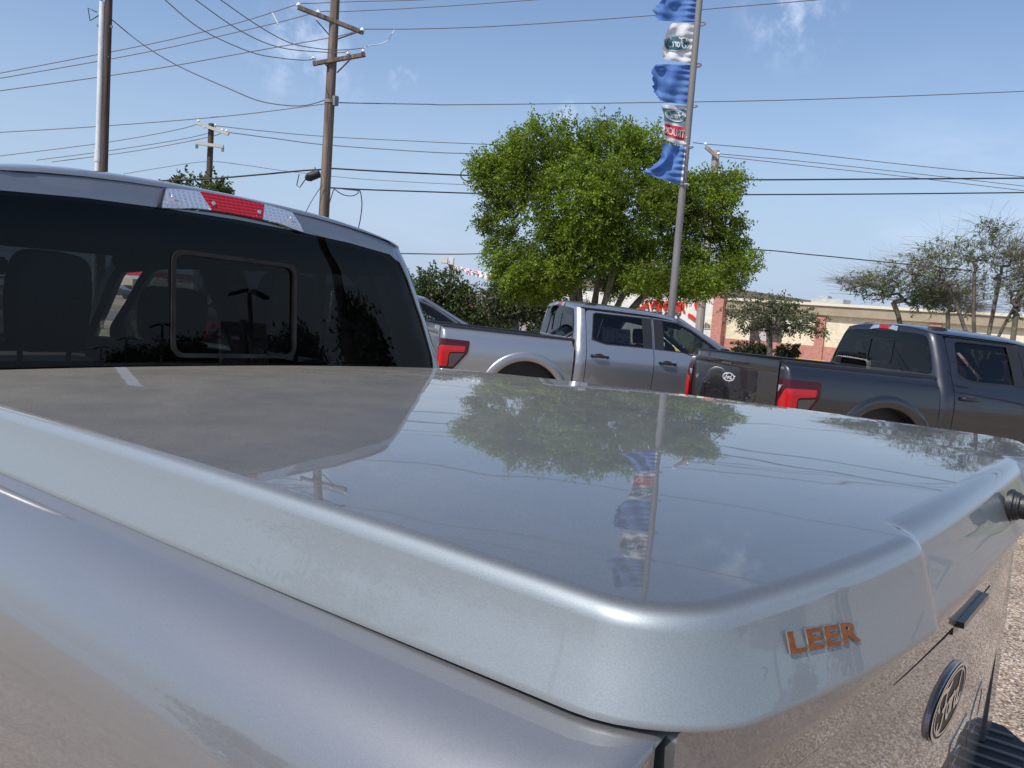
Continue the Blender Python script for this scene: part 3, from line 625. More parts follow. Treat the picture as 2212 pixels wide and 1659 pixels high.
        pb = MB(); pb.tube([(s*.88, 2.99, 1.38), (s*.68, 2.99, 1.85)], .035, 6); pb.build('centre_pillar', M_int, T)
        rk = panel('rocker', f, [(1.87, .40), (1.87, .545), (4.20, .545), (4.20, .40)], [], P, T, res=.12, thick=.02, sign=s)
        fa = circ(4.93, .50, .505, 0, 180, 22)
        fen = [(4.232, .45), (4.232, 1.33), (4.45, 1.335), (5.55, 1.255), (5.78, 1.18), (5.80, .62), (5.45, .50)]+fa[1:-1]+[(4.40, .45)]
        fp = panel('front_fender', f, fen, [], P, T, res=.06, thick=.02, sign=s)
        fl = MB()
        def ring2(th, t):
            r = .505+.11*t; z = .50+r*math.sin(th); y = 4.93+r*math.cos(th); lift = .02*math.sin(PI*t)**.6 if 0 < t < 1 else 0; x, y2, z2 = f(y, max(.36, z)); return (x+s*(lift+.002), y2, max(.36, z))
        fl.grid(ring2, np.linspace(rad(-14), rad(194), 30), [0, .04, .12, .3, .55, .8, .93, 1.0]); fl.build('wheel_arch', P, fp, smooth=50)
        # A pillar
        ap = MB(); ap.tube([(s*.615, 3.44, 1.865), (s*.66, 3.70, 1.735), (s*.76, 4.02, 1.57), (s*.865, 4.38, 1.38)], [.045, .045, .045, .05], 8); ap.build('windscreen_pillar', P, T)
        # mirror
        mr = MB(); mr.box((s*1.10, 3.98, 1.43), (.17, .08, .22)); mr.tube([(s*.88, 4.02, 1.37), (s*1.05, 3.99, 1.37)], .03, 6); mr.build('wing_mirror', M_black, T, bevel=.025)
        wheel(T, s, 1.17); wheel(T, s, 4.93)
        hl = MB(); hl.box((s*.80, 5.80, 1.02), (.26, .12, .26)); hl.build('headlight', M_clear, T, bevel=.03)
        if mounts:
            mt = MB()
            y1 = 1.98 if s < 0 else 1.99; mt.lathe([(1, 0), (.96, .5), (.75, .9), (.3, 1), (0, 1)], 20); mt.v = [(s*.50+v[0]*.06+.0, y1+.12+v[1]*.13, 1.925+v[2]*.040) for v in mt.v]; mt.build('roof_mount', M_black, T)
    # windscreen, hood, nose
    def ws(u, t):
        z = 1.872-.50*u; x = (.60+.26*u)*t; y = 3.47+.93*u+.07*(1-t*t)*(.3+u*.9)-.05*math.sin(PI*u); return (x, y, z+.035*(1-t*t)*(1-u))
    w = MB(); w.grid(ws, np.linspace(0, 1, 9), np.linspace(-1, 1, 13)); w.build('windscreen', M_liteglass, T, smooth=80)
    def hood(u, t):
        y = 4.40+1.38*u; x = t*(.885-.10*u*u); return (x, y+.07*(1-t*t), 1.345-.085*u-.02*u**4+.055*(1-t*t)-.02*abs(t)**4)
    w = MB(); w.grid(hood, np.linspace(0, 1, 10), np.linspace(-1, 1, 15)); w.build('hood', P, T, smooth=60)
    cw = MB(); cw.box((0, 4.38, 1.33), (1.66, .18, .05)); cw.tube([(-.55, 4.36, 1.375), (-.10, 4.37, 1.385)], .012, 5); cw.tube([(.02, 4.36, 1.385), (.5, 4.37, 1.375)], .012, 5); cw.build('cowl', M_black, T)
    w = MB(); w.box((0, 5.80, .99), (1.36, .12, .36)); w.build('grille', M_black, T, bevel=.02)
    w = MB(); w.box((0, 5.84, .64), (1.86, .18, .26)); w.box((0, 5.70, 1.18), (1.62, .1, .08)); w.build('front_bumper', P, T, bevel=.04)
    w = MB(); w.box((0, 2.95, .56), (1.5, 5.3, .16)); w.box((0, 1.17, .41), (1.5, .12, .12)); w.box((0, 4.93, .41), (1.5, .12, .12)); w.box((0, 5.1, .85), (1.2, 1.2, .5)); w.build('chassis', M_black, T)
    # interior
    w = MB(); w.box((0, 3.1, .62), (1.66, 2.4, .04)); w.box((0, 1.90, 1.05), (1.5, .03, .72)); w.build('cabin_floor', M_int, T)
    w = MB(); w.box((0, 4.08, 1.12), (1.6, .42, .34)); w.box((0, 3.7, .85), (.30, .6, .3)); w.build('dashboard', M_int, T, bevel=.06)
    w = MB(); w.box((0, 3.46, 1.835), (1.2, .20, .07)); w.build('visor_panel', M_int, T)
    w = MB(); w.box((0, 3.52, 1.72), (.24, .03, .07)); w.build('inside_mirror', M_black, T, bevel=.01)
    seat(T, -.44, 3.02, .46); seat(T, .50, 3.02, .44); seat(T, 0, 2.12, 1.40, True); steering(T)
    return T
M_frame = noisy(mat('slider_frame', (0.02, 0.018, 0.016), 0.35, Specular_IOR_Level=.15), 12, (.018, .015, .013), (.05, .043, .038))

CABY = -.078; CSH = -.027
own = build_truck('pickup_truck', 'silver pickup nearest the camera with a hard painted bed cover', M_silver_own, (0, 0, 0), 0, cover=True, emblem='paint', handle=M_silver_own)

CABY = 0.0; CSH = 0.0
# ---- hard cover on the near truck
def ztopc(x, y):
    x = max(-.84, min(.84, x)); return 1.521-.013*(x/.82)**2-.012*((y-.80)/.90)**2-.012*y/1.75-.006*x*y/1.75
def loop(w, r, y0, bow, y1, n=9, inset=0.0, notch=0.0):
    """plan outline, left-front -> left-rear -> right-rear -> right-front"""
    out_ = [(-w+inset, y) for y in np.linspace(y1, y0+r+.06, 14)]
    cx, cy = -w+inset+r, y0+r
    out_ += [(cx-r*math.cos(a), cy-r*math.sin(a)) for a in np.linspace(0, PI/2, n)[0:]]
    for x in np.linspace(cx, -cx, 121)[1:-1]: out_.append((x, y0))
    out_ += [(-x, y) for x, y in out_[:14+n][::-1]]
    res = []
    for x, y in out_:
        k = max(0, 1-abs(x)/w)
        b_ = bow*(1-(abs(x)/w)**3) if y < y0+r+.05 else 0
        nn = notch*(1/(1+math.exp((abs(x)-.40)/.006))) if y < y0+.1 else 0
        res.append((x, y-b_*min(1, max(0, 1-(y-y0)/(r+.05)))+nn))
    return res
cv = tag(MB().build('bed_cover', [M_cover]), None)
bpy.data.objects.remove(cv)
cover = thing('bed_cover', 'dusty silver hard cover on the near truck bed with LEER on its rear lip', 'bed cover', (0, 0, 0))
Y1 = 1.715
rings = []
def mk(w, r, y0, bow, zoff, inset=0, notch=0, absz=None):
    L = loop(w, r, y0, bow, Y1, inset=inset, notch=notch)
    return [(x, y, (ztopc(x, y)+zoff) if absz is None else absz) for x, y in L]
spec = []; RR = .019
for k in range(9):
    th = rad(78)*k/8; ins_ = RR*(1-math.sin(th)); spec.append((.8235-ins_, .062-ins_*.5, -.003+ins_, .0845-ins_*.2, -RR*(1-math.cos(th)), .034-.014*k/8))
rings = [mk(a, b, c, d, e, 0, nn) for a, b, c, d, e, nn in spec]
for t in (.06, .5, .94, 1.0):
    L = loop(.8230+.0200*t, .0617+.023*t, -.0025-.0215*t, .0844-.0014*t, Y1, notch=.020-.006*t); rings.append([(x, y, (ztopc(x, y)-.0182)*(1-t)+(1.4195+.004*math.exp(-((x+.84)**2+(y+.0)**2)/.09))*t) for x, y in L])
L = loop(.8425, .085, -.0235, .083, Y1, notch=.014); rings.append([(x, y, 1.417+.004*math.exp(-((x+.84)**2+y*y)/.09)) for x, y in L])
L = loop(.834, .08, -.014, .083, Y1, notch=.014); rings.append([(x, y, 1.421) for x, y in L]); L = loop(.80, .08, .04, .07, Y1); rings.append([(x, y, 1.43) for x, y in L])
mb = MB(); n = len(rings[0]); V = [p for r_ in rings for p in r_]
mb.add(V, [(i*n+k, i*n+k+1, (i+1)*n+k+1, (i+1)*n+k) for i in range(len(rings)-1) for k in range(n-1)])
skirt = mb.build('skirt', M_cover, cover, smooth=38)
# top as a panel, with the plan outline of the first ring
topo = [(p[0], p[1]) for p in rings[0]]
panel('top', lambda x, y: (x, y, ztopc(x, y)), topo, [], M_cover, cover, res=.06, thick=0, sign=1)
# front edge strip
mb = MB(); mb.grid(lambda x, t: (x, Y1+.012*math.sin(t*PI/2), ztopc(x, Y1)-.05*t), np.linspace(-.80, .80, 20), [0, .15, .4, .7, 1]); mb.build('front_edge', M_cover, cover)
# gasket
mb = MB(); mb.tube([(x, y, 1.402) for x, y in loop(.79, .09, .05, .075, Y1)], .009, 5); mb.build('gasket', M_rubber, cover)
# lettering on the rear lip
def lip(x, z, l=0):
    b_ = .084*(1-(abs(x)/.832)**3); return (x, -.0015-b_-.001-.0225*min(1, max(0, (1.490-z)/.073))-l, z)
textpart('lettering', 'LEER', lambda x, y, l: lip(-.650+x, 1.461+y-.10*x, l), .106, .0165, M_copper, cover, ext=.0014, bold=.040, spacing=1.14, m2=M_alloy, lift=.0)
# lock handle in the rear notch
hk = MB(); hk.lathe([(.024, 0), (.024, .012), (.018, .016), (.018, .030), (.0, .032)], 20, (.10, -.075, 1.470), rotx(PI/2)); hk.box((.10, -.115, 1.470), (.075, .016, .022)); hk.build('lock_handle', M_black, cover, bevel=.003)

# ------------------------------------------------------------------ the other trucks
rowg = 'pickup trucks parked in the angled row'
silver = build_truck('pickup_truck', 'bright silver four-door pickup parked across the lane, window sticker in its rear door', M_silver, (7.33, 8.11, -.04), rad(127), pitch=-.044, sticker=True, mounts=True, rearglass=M_darkglass)
dark = build_truck('pickup_truck', 'dark grey four-door pickup with F-150 stamped on its tailgate', M_dark, (7.21, 3.52, -.065), rad(124.5), pitch=-.039, mounts=True, rearglass=M_darkglass, handle=M_dark)
dx, dy = 7.33-7.21, 8.11-3.52
g3 = build_truck('pickup_truck', 'mid grey pickup behind the silver one, only its cab roof and side window showing', M_grey, (6.62, 12.45, -.06), rad(127), pitch=-.03, rearglass=M_darkglass)

# ------------------------------------------------------------------ ground
M_gravel = mat('pebble_concrete', (0.4, 0.33, 0.26), 0.85)
nt_ = M_gravel.node_tree; L_ = nt_.links.new; p_ = nt_.nodes['Principled BSDF']
tcn = N(nt_, 'ShaderNodeTexCoord'); vo1 = N(nt_, 'ShaderNodeTexVoronoi', Scale=80.0); L_(tcn.outputs['Object'], vo1.inputs['Vector'])
crn = N(nt_, 'ShaderNodeValToRGB'); sepc = N(nt_, 'ShaderNodeSeparateColor'); L_(vo1.outputs['Color'], sepc.inputs[0]); L_(sepc.outputs[0], crn.inputs[0])
cols = [(0, (.10, .065, .05)), (.15, (.22, .15, .11)), (.4, (.38, .27, .185)), (.65, (.50, .38, .27)), (.85, (.62, .52, .40)), (1, (.70, .66, .62))]
crn.color_ramp.elements[0].color = (*cols[0][1], 1); crn.color_ramp.elements[1].color = (*cols[-1][1], 1)
for q, c in cols[1:-1]: e_ = crn.color_ramp.elements.new(q); e_.color = (*c, 1)
dmr = N(nt_, 'ShaderNodeMapRange'); dmr.inputs[1].default_value = .25; dmr.inputs[2].default_value = .75; dmr.inputs[3].default_value = 1.0; dmr.inputs[4].default_value = .55
L_(vo1.outputs['Distance'], dmr.inputs[0]); mxx = N(nt_, 'ShaderNodeMixRGB', blend_type='MULTIPLY'); mxx.inputs[0].default_value = 1; L_(crn.outputs[0], mxx.inputs[1]); L_(dmr.outputs[0], mxx.inputs[2])
big = N(nt_, 'ShaderNodeTexNoise', Scale=1.3, Detail=5.0); L_(tcn.outputs['Object'], big.inputs['Vector']); bmr = N(nt_, 'ShaderNodeMapRange'); bmr.inputs[1].default_value = .3; bmr.inputs[2].default_value = .7; bmr.inputs[3].default_value = .74; bmr.inputs[4].default_value = 1.16
L_(big.outputs['Fac'], bmr.inputs[0]); mx3 = N(nt_, 'ShaderNodeMixRGB', blend_type='MULTIPLY'); mx3.inputs[0].default_value = 1; L_(mxx.outputs[0], mx3.inputs[1]); L_(bmr.outputs[0], mx3.inputs[2]); L_(mx3.outputs[0], p_.inputs['Base Color'])
bpn = N(nt_, 'ShaderNodeBump', Strength=.7, Distance=.006, invert=True); L_(vo1.outputs['Distance'], bpn.inputs['Height']); L_(bpn.outputs[0], p_.inputs['Normal'])
rs = sorted(set(list(np.linspace(0, 20, 11))+list(np.linspace(25, 100, 16))+[150, 250, 500, 1200, 2500]))
mb = MB(); ths = np.linspace(0, 2*PI, 97)
mb.grid(lambda r_, t: (r_*math.cos(t), r_*math.sin(t), float(gz(r_*math.cos(t), r_*math.sin(t)))), rs, ths)
tag(mb.build('ground', M_gravel, smooth=80), kind='structure')
M_asph = noisy(mat('asphalt', (0.06, 0.06, 0.06), 0.9), 40, (.10, .098, .095), (.16, .155, .15))
M_grass = noisy(mat('dry_grass', (0.1, 0.11, 0.04), 0.95), 3, (.10, .115, .035), (.26, .24, .12), detail=8)
def strip(name, a, b, w, h, m, kind='structure'):      # ground strip between two ground points
    a = np.array(a[:2]); b = np.array(b[:2]); d = (b-a)/np.linalg.norm(b-a); n_ = np.array([-d[1], d[0]]); mb = MB()
    mb.grid(lambda t, q: (*(a+(b-a)*t+n_*q*w), float(gz(*(a+(b-a)*t+n_*q*w)))+h), np.linspace(0, 1, 20), np.linspace(-.5, .5, 5)); return tag(mb.build(name, m, smooth=80), kind=kind)
strip('grass_verge', gnd(-900, 700, 26), gnd(3300, 700, 26), 7, .02, M_grass)
strip('road', gnd(-1800, 700, 41), gnd(4200, 700, 41), 14, .012, M_asph)
strip('far_verge', gnd(-1800, 700, 57), gnd(4200, 700, 57), 12, .02, M_grass)

# ------------------------------------------------------------------ utility poles
def vert_tube(base, px_top, r0, r1, H, name, m, parent):
    mb = MB(); mb.tube([(0, 0, -.3)]+[(0, 0, H*k/8) for k in range(1, 9)], [r0]+[r0+(r1-r0)*k/8 for k in range(1, 9)], 16); return mb.build(name, m, parent)
def local(T, p): return np.array(p, float)-np.array(T.location)
def insulator(parent, c, sc=1.0):
    mb = MB(); c = np.array(c, float); mb.lathe([(.018*sc, -.16*sc), (.018*sc, 0), (.10*sc, 0), (.115*sc, .03*sc), (.105*sc, .08*sc), (.06*sc, .12*sc), (.05*sc, .15*sc), (.0, .16*sc)], 12, c); return mb.build('insulator', M_porc, parent)
def crossarm(T, a, b, w, m, name='crossarm'):
    mb = MB(); beam(mb, local(T, a), local(T, b), w, w); return mb.build(name, m, T, bevel=.01)
Z1, Z2 = 26.0, 28.0
b1 = gnd(216, 520, Z1); b2 = gnd(699, 470, Z2)
# project pole axis: choose the base so the pole passes the measured pixels
def base_at(px, py, Z):
    p = atZ(px, py, Z); return np.array([p[0], p[1], float(gz(p[0], p[1]))])
P1 = thing('utility_pole', 'dark wooden pole with white conduit rising at the left', 'utility pole', base_at(229, 200, Z1))
vert_tube(None, None, .125, .10, 15.5, 'shaft', M_woodd, P1)
cvec = -RT*.160-fw*.07; cvec[2] = 0
mb = MB(); zz_ = atZ(230, 12, Z1)[2]-P1.location[2]; mb.tube([tuple(cvec+np.array([0, 0, k])) for k in (0, 2, 4, 6, zz_-2, zz_)], .080, 14)
for h_ in (zz_*.52,): mb.tube([tuple(cvec+np.array([0, 0, h_])), tuple(cvec+np.array([0, 0, h_+.35]))], .096, 14)
mb.build('conduit', M_pvc, P1)
mb = MB()
for k in (.45, .93): mb.box((cvec[0]*.5, cvec[1]*.5, zz_*k), (.46, .05, .07), rotz(-YAW))
mb.build('strap', M_steel, P1)
mb = MB(); q = cvec+np.array([0, 0, zz_*.97]); mb.tube([q+RT*(-.15)+np.array([0, 0, .0]), q-RT*.42+np.array([0, 0, .12]), q-RT*.35-np.array([0, 0, .25]), q-RT*.1-np.array([0, 0, .1])], .018, 5); mb.tube([q+np.array([0, 0, .3]), q+RT*(-.25)+np.array([0, 0, .95])], .02, 5); mb.build('cable_loop', M_cable, P1)
P2 = thing('utility_pole', 'weathered brown pole with two crossarms set at different angles', 'utility pole', base_at(712, 230, Z2))
vert_tube(None, None, .19, .135, 14.5, 'shaft', M_wood, P2)
A1, A2 = atZ(644, 17, Z2-.7), atZ(789, 79, Z2+.3); B1, B2 = atZ(676, 138, Z2-.3), atZ(789, 118, Z2-.3)
A1 = A1-.0*fw
ca = crossarm(P2, A1-fw*.05, A2-fw*.3, .13, M_wood); cb = crossarm(P2, B1, B2, .13, M_wood)
i_pts = {}
for k, (px, py, Z) in {'a1': (645, 14, Z2-.7), 'a2': (687, 30, Z2-.5), 'a3': (782, 68, Z2-.05), 'b1': (677, 129, Z2-.3), 'b2': (752, 118, Z2-.3), 'b3': (784, 113, Z2-.3)}.items():
    i_pts[k] = atZ(px, py, Z); insulator(P2, local(P2, i_pts[k]), 0.75 if k[0] == 'a' else .65)
mb = MB()
for a, b in (((683, 43), (714, 79)), ((782, 66), (718, 88)), ((756, 129), (728, 157)), ((703, 139), (711, 147))):
    beam(mb, local(P2, atZ(*a, Z2-.35)), local(P2, atZ(*b, Z2-.25)), .05, .03)
mb.build('brace', M_woodd, P2)
mb = MB(); c = local(P2, atZ(714, 220, Z2)); mb.lathe([(.2, -.05), (.2, .05)], 14, c)
c = local(P2, atZ(724, 218, Z2-.1)); mb.box(c, (.16, .16, .3)); mb.build('bracket', M_steel, P2)
P3 = thing('utility_pole', 'distant dark pole with two pale crossarms above the cab roof', 'utility pole', base_at(454, 330, 62))
vert_tube(None, None, .26, .20, atZ(457, 268, 62)[2]-P3.location[2], 'shaft', M_woodd, P3)
M_pale = mat('pale_arm', (.5, .49, .45), .8)
crossarm(P3, atZ(426, 266, 61.5), atZ(494, 290, 61.5), .22, M_pale); crossarm(P3, atZ(423, 309, 61.5), atZ(483, 317, 61.5), .22, M_pale)
for q in ((429, 263), (466, 272), (480, 282), (490, 284), (441, 276)): insulator(P3, local(P3, atZ(*q, 61.5)), 1.0)
mb = MB()
for q in ((425, 316), (481, 323)): mb.tube([local(P3, atZ(q[0], q[1]-4, 61.5)), local(P3, atZ(q[0], q[1]+4, 61.5))], .1, 6)
mb.build('fuse', M_steel, P3)
P4 = thing('utility_pole', 'pale bare pole with one short slanting arm beside the big tree', 'utility pole', base_at(1545, 345, 38))
vert_tube(None, None, .20, .16, atZ(1547, 326, 38)[2]-P4.location[2], 'shaft', M_woodl, P4)
mb = MB(); beam(mb, local(P4, atZ(1524, 317, 37.8)), local(P4, atZ(1553, 342, 37.8)), .14, .14); mb.build('crossarm', M_woodl, P4)
for q in ((1524, 313), (1552, 334)): insulator(P4, local(P4, atZ(*q, 37.8)), .75)

def wire(name, pts, Za, Zb, r, m, label, cat='wire', ends=(None, None)):
    pts = catmull([np.array(p, float) for p in pts], 5); n_ = len(pts); P = []
    for i, p in enumerate(pts):
        t = i/(n_-1); P.append(atZ(p[0], p[1], Za+(Zb-Za)*t))
    off = lambda p: p[0] < 0 or p[0] > 2212      # a line that leaves the picture runs on to its next pole
    if off(pts[0]): d = P[0]-P[3]; d /= np.linalg.norm(d); P = [P[0]+d*30+np.array([0, 0, 1.5]), P[0]+d*14+np.array([0, 0, .3])]+P
    if off(pts[-1]): d = P[-1]-P[-4]; d /= np.linalg.norm(d); P = P+[P[-1]+d*14+np.array([0, 0, .3]), P[-1]+d*30+np.array([0, 0, 1.5])]
    mb = MB(); mb.tube(P, r, 5, cap=False); return tag(mb.build(name, m, smooth=80), label, cat, 'overhead lines')
W = [
 ([(-80, 173), (0, 158), (320, 96), (500, 53), (594, 25), (645, 9), (680, 7), (780, 3), (902, 0), (1100, -12)], 30, 33, .017, M_wire, 'uppermost wire running over the top insulator of the two-arm pole'),
 ([(-80, 181), (0, 169), (320, 112), (594, 50), (688, 26), (740, 25), (918, 16), (1150, 0), (1300, -14)], 30, 33, .017, M_wire, 'wire tied to the middle insulator of the upper crossarm'),
 ([(-80, 205), (0, 196), (320, 151), (540, 112), (726, 79), (770, 66), (786, 63), (918, 62), (1100, 55), (1415, 33), (1525, 20), (1760, 0), (1900, -15)], 30, 34, .018, M_wire, 'wire passing over the lower end of the upper crossarm and behind the flagpole'),
 ([(340, -20), (357, 0), (436, 64), (540, 112), (610, 126), (664, 130), (677, 124)], 20, 27.8, .014, M_wire, 'sagging wire ending at the left insulator of the lower crossarm'),
 ([(395, -20), (423, 0), (515, 64), (602, 102), (705, 113), (743, 113), (752, 108)], 20, 27.8, .014, M_wire, 'sagging wire ending at the middle insulator of the lower crossarm'),
 ([(450, -18), (477, 0), (552, 52), (622, 91), (680, 104), (734, 108), (784, 104)], 20, 27.8, .014, M_wire, 'sagging wire ending at the right insulator of the lower crossarm'),
 ([(241, 42), (307, 95), (386, 143), (498, 193), (560, 218), (622, 228), (664, 227), (705, 215)], 26, 28, .018, M_wire, 'deeply sagging cable strung from the conduit pole to the two-arm pole'),
 ([(-80, 291), (0, 286), (228, 272), (498, 250), (705, 224)], 30, 28, .016, M_wire, 'low wire reaching the two-arm pole bracket from the left'),
 ([(728, 220), (740, 222), (918, 225), (1000, 226), (1500, 220), (1800, 213), (2212, 197), (2400, 188)], 28, 34, .018, M_wire, 'single wire running right from the pole bracket behind the flags'),
 ([(-60, 345), (0, 337), (207, 311), (340, 289), (415, 272), (429, 262)], 66, 61.4, .03, M_wire, 'thin distant wire meeting the left end of the far pale crossarm'),
 ([(79, 346), (232, 326), (380, 303), (454, 286), (466, 272)], 66, 61.4, .03, M_wire, 'thin distant wire meeting the middle of the far pale crossarm'),
 ([(112, 350), (300, 325), (456, 295), (480, 283)], 66, 61.4, .03, M_wire, 'lowest thin distant wire meeting the far pale crossarm'),
 ([(460, 271), (560, 282), (705, 295), (918, 306), (1060, 312), (1250, 318)], 61.4, 66, .03, M_wire, 'thin distant wire leaving the far pole to the right, upper one'),
 ([(494, 286), (600, 300), (705, 313), (918, 328), (1020, 332), (1250, 340)], 61.4, 66, .035, M_wire, 'thin distant wire leaving the far pole to the right, lower one'),
 ([(266, 376), (350, 362), (448, 349), (530, 357), (614, 369), (760, 385), (918, 395), (1010, 399)], 61.8, 66, .022, M_wire, 'faint telephone wire crossing low past the far pole'),
 ([(1497, 308), (1524, 311), (1620, 319), (1728, 330), (1950, 355), (2212, 382), (2300, 392)], 40, 44, .020, M_wire, 'pale wire from the short arm of the bare pole, highest of its three'),
 ([(1552, 332), (1640, 340), (1728, 348), (1950, 372), (2212, 402), (2300, 412)], 40, 44, .018, M_wire, 'pale wire leaving the bare pole, middle of its three'),
 ([(1556, 338), (1640, 347), (1728, 357), (1950, 381), (2212, 412), (2300, 423)], 40, 44, .018, M_wire, 'pale wire leaving the bare pole, lowest of its three'),
 ([(300, 393), (361, 390), (456, 386), (581, 375.5), (650, 369), (697, 366), (714, 364), (800, 369), (918, 375), (1050, 380), (1350, 386), (1610, 388.5), (1900, 387), (2212, 385), (2400, 384)], 30, 32, .030, M_cable, 'thick black cable passing the pole at the splice canister and running right behind the tree'),
 ([(705, 405), (735, 407), (800, 410), (918, 414), (1050, 418), (1350, 421), (1610, 420.5), (1900, 419), (2212, 416), (2400, 414)], 28.3, 32, .024, M_cable, 'black cable just below the thick one, ending on the pole in a frayed loop'),
 ([(700, 545), (885, 548), (960, 549), (1040, 548), (1300, 540), (1600, 538), (1750, 550), (1900, 565), (2100, 585)], 32, 30, .020, M_cable, 'lowest black cable crossing behind the tree trunk and into the bare trees'),
 ([(697, 400), (690, 408), (672, 436), (659, 461), (640, 495)], 28, 28, .012, M_cable, 'thin guy wire slanting down from the pole to the cab roof'),
 ([(770, 411), (778, 413), (782, 440), (779, 470), (775, 490), (770, 520)], 28.4, 28.4, .018, M_cable, 'short black drop cable hanging from the frayed loop'),
]
for k, (pts, za, zb, r_, m_, lab) in enumerate(W): wire('overhead_wire', pts, za, zb, r_, m_, lab)
wire('cable_loop', [(1048, 380), (1030, 368), (1010, 364), (998, 370), (996, 382), (1008, 391), (1030, 387), (1048, 381)], 31, 31, .022, M_cable, 'black slack loop of cable hanging at the left edge of the big tree', 'cable')
wire('cable_loop', [(722, 408), (740, 420), (762, 423), (775, 413), (745, 409), (724, 407), (716, 425), (709, 450), (705, 480)], 28.2, 28.2, .016, M_cable, 'black slack loop tied to the pole below the splice canister', 'cable')
wire('ribbon', [(588, 28), (592, 35), (597, 45), (601, 52)], 30, 30, .03, M_pvc, 'white strip dangling from the upper wires left of the two-arm pole', 'ribbon')
wire('jumper_wire', [(852, 65), (846, 74), (838, 87), (820, 96), (800, 98), (786, 104)], 30, 28, .018, M_pvc, 'pale jumper wire curling down to the right insulator of the lower crossarm', 'jumper')
sc = thing('splice_canister', 'black ribbed canister hanging on the cable left of the pole', 'canister', atZ(677, 379, 29.6))
ax = local(sc, atZ(688, 374, 29.6))-local(sc, atZ(664, 384, 29.6)); ax /= np.linalg.norm(ax)
mb = MB(); mb.lathe([(.05, -.30), (.10, -.26), (.13, -.2)]+[(.15+(.012 if k % 2 else 0), -.18+.05*k) for k in range(9)]+[(.12, .24), (0, .25)], 16, (0, 0, 0), frame((0, 0, 0), ax)); mb.build('body', M_cable, sc)
mb = MB(); mb.tube([-ax*.28, -ax*.5-np.array([0, 0, .22]), -ax*.62-np.array([0, 0, .1]), -ax*.55+np.array([0, 0, .25])], .018, 5); mb.tube([ax*.05+np.array([0, 0, .12]), ax*.05+np.array([0, 0, .26])], .02, 5); mb.build('lead', M_cable, sc)

# ------------------------------------------------------------------ flagpole and flags
ZF = 15.0
FPo = thing('flagpole', 'brown-grey steel pole rising behind the silver truck with five flags tied on', 'flagpole', base_at(1481, 335, ZF))
mb = MB(); mb.tube([(0, 0, -.3), (0, 0, 2), (0, 0, 4), (0, 0, 6), (0, 0, 9)], [.070, .066, .062, .058, .052], 16); mb.build('shaft', M_steel, FPo)
def cloth(name, c1, c2, rough=.75, tr=.35):
    m = noisy(mat(name, c1, rough), 5, c1, c2, detail=5); nt = m.node_tree; L = nt.links.new; p = nt.nodes['Principled BSDF']
    t = N(nt, 'ShaderNodeBsdfTranslucent'); L(p.inputs['Base Color'].links[0].from_socket, t.inputs[0]); mx = N(nt, 'ShaderNodeMixShader'); mx.inputs[0].default_value = tr
    o = nt.nodes['Material Output']; L(p.outputs[0], mx.inputs[1]); L(t.outputs[0], mx.inputs[2]); L(mx.outputs[0], o.inputs[0]); return m
M_fblue = cloth('blue_cloth', (.075, .17, .46), (.12, .25, .56)); M_fwhite = cloth('white_cloth', (.68, .68, .70), (.80, .80, .81)); M_fnavy = cloth('teal_print', (.03, .12, .17), (.05, .16, .22)); M_fred = cloth('red_print', (.55, .03, .05), (.65, .05, .07))
M_fteal = cloth('light_teal_print', (.07, .20, .26), (.10, .26, .32))
def polex(y): return 1447+(670-y)*.1012    # left edge of the pole
def make_flag(label, rows, m, seed, ragged=0.0, wave=.10):
    """rows: list of (y_pole, y_free, x_free) from top to bottom in px"""
    F = thing('flag', label, 'flag', atZ(polex(rows[0][0]), rows[0][0], ZF), 0, 'flags tied to the pole')
    r0 = np.random.default_rng(seed); ph = r0.uniform(0, 6, 4); K = len(rows)
    ysp = np.array([r_[0] for r_ in rows], float); ysf = np.array([r_[1] for r_ in rows], float); xf = np.array([r_[2] for r_ in rows], float); tt = np.linspace(0, 1, K)
    def fm(u, v, lift=0.0):    # u 0 at pole .. 1 free; v 0 top .. 1 bottom
        yp = np.interp(v, tt, ysp); yf = np.interp(v, tt, ysf); X0 = polex(yp)-1; X1 = np.interp(v, tt, xf)
        x = X0+(X1-X0)*u; y = yp+(yf-yp)*(u**1.3)
        wv = wave*u**.7*(math.sin(6.5*u+2.2*v+ph[0])+.5*math.sin(11*u-5*v+ph[1])+.28*math.sin(17*v+5*u+ph[2])*u**.5)
        wv += .03*math.sin(38*v+ph[3])*(1-u)**3
        return atZ(x, y, ZF-.06+wv-lift)-np.array(F.location)
    nu, nv = 30, 28; rag = r0.uniform(0, 1, nv+1)
    mb = MB(); us = np.linspace(0, 1, nu+1); vs = np.linspace(0, 1, nv+1)
    mb.grid(lambda u, v: fm(u*(1+ragged*(rag[int(round(v*nv))]-.5)*(u**6)), v), us, vs); mb.build('cloth', m, F, smooth=80)
    hm = MB(); hm.grid(lambda u, v: fm(u, v, .006), [-.01, .045], vs); hm.build('hem', M_fwhite, F, smooth=80)
    tb = MB()
    for v in (0, 1):
        c = fm(0, v); pc = c+rt0*.060+np.array([math.sin(YAW), math.cos(YAW), 0])*.06; tb.tube([pc+np.array([.078*math.cos(a), .078*math.sin(a), -.01*math.sin(a)]) for a in np.linspace(0, 2*PI, 15)], .009, 5)
    tb.build('tie', M_fwhite, F)
    return F, fm
f1, _ = make_flag('topmost blue flag, tattered and cut by the top of the picture', [(-30, -40, 1440), (0, -5, 1432), (20, 20, 1412), (49, 44, 1419)], M_fblue, 1, .07)
f2, m2f = make_flag('white flag with the oval Ford badge seen from behind', [(50, 50, 1450), (80, 75, 1437), (110, 108, 1432), (138, 126, 1430)], M_fwhite, 2, .08, .08)
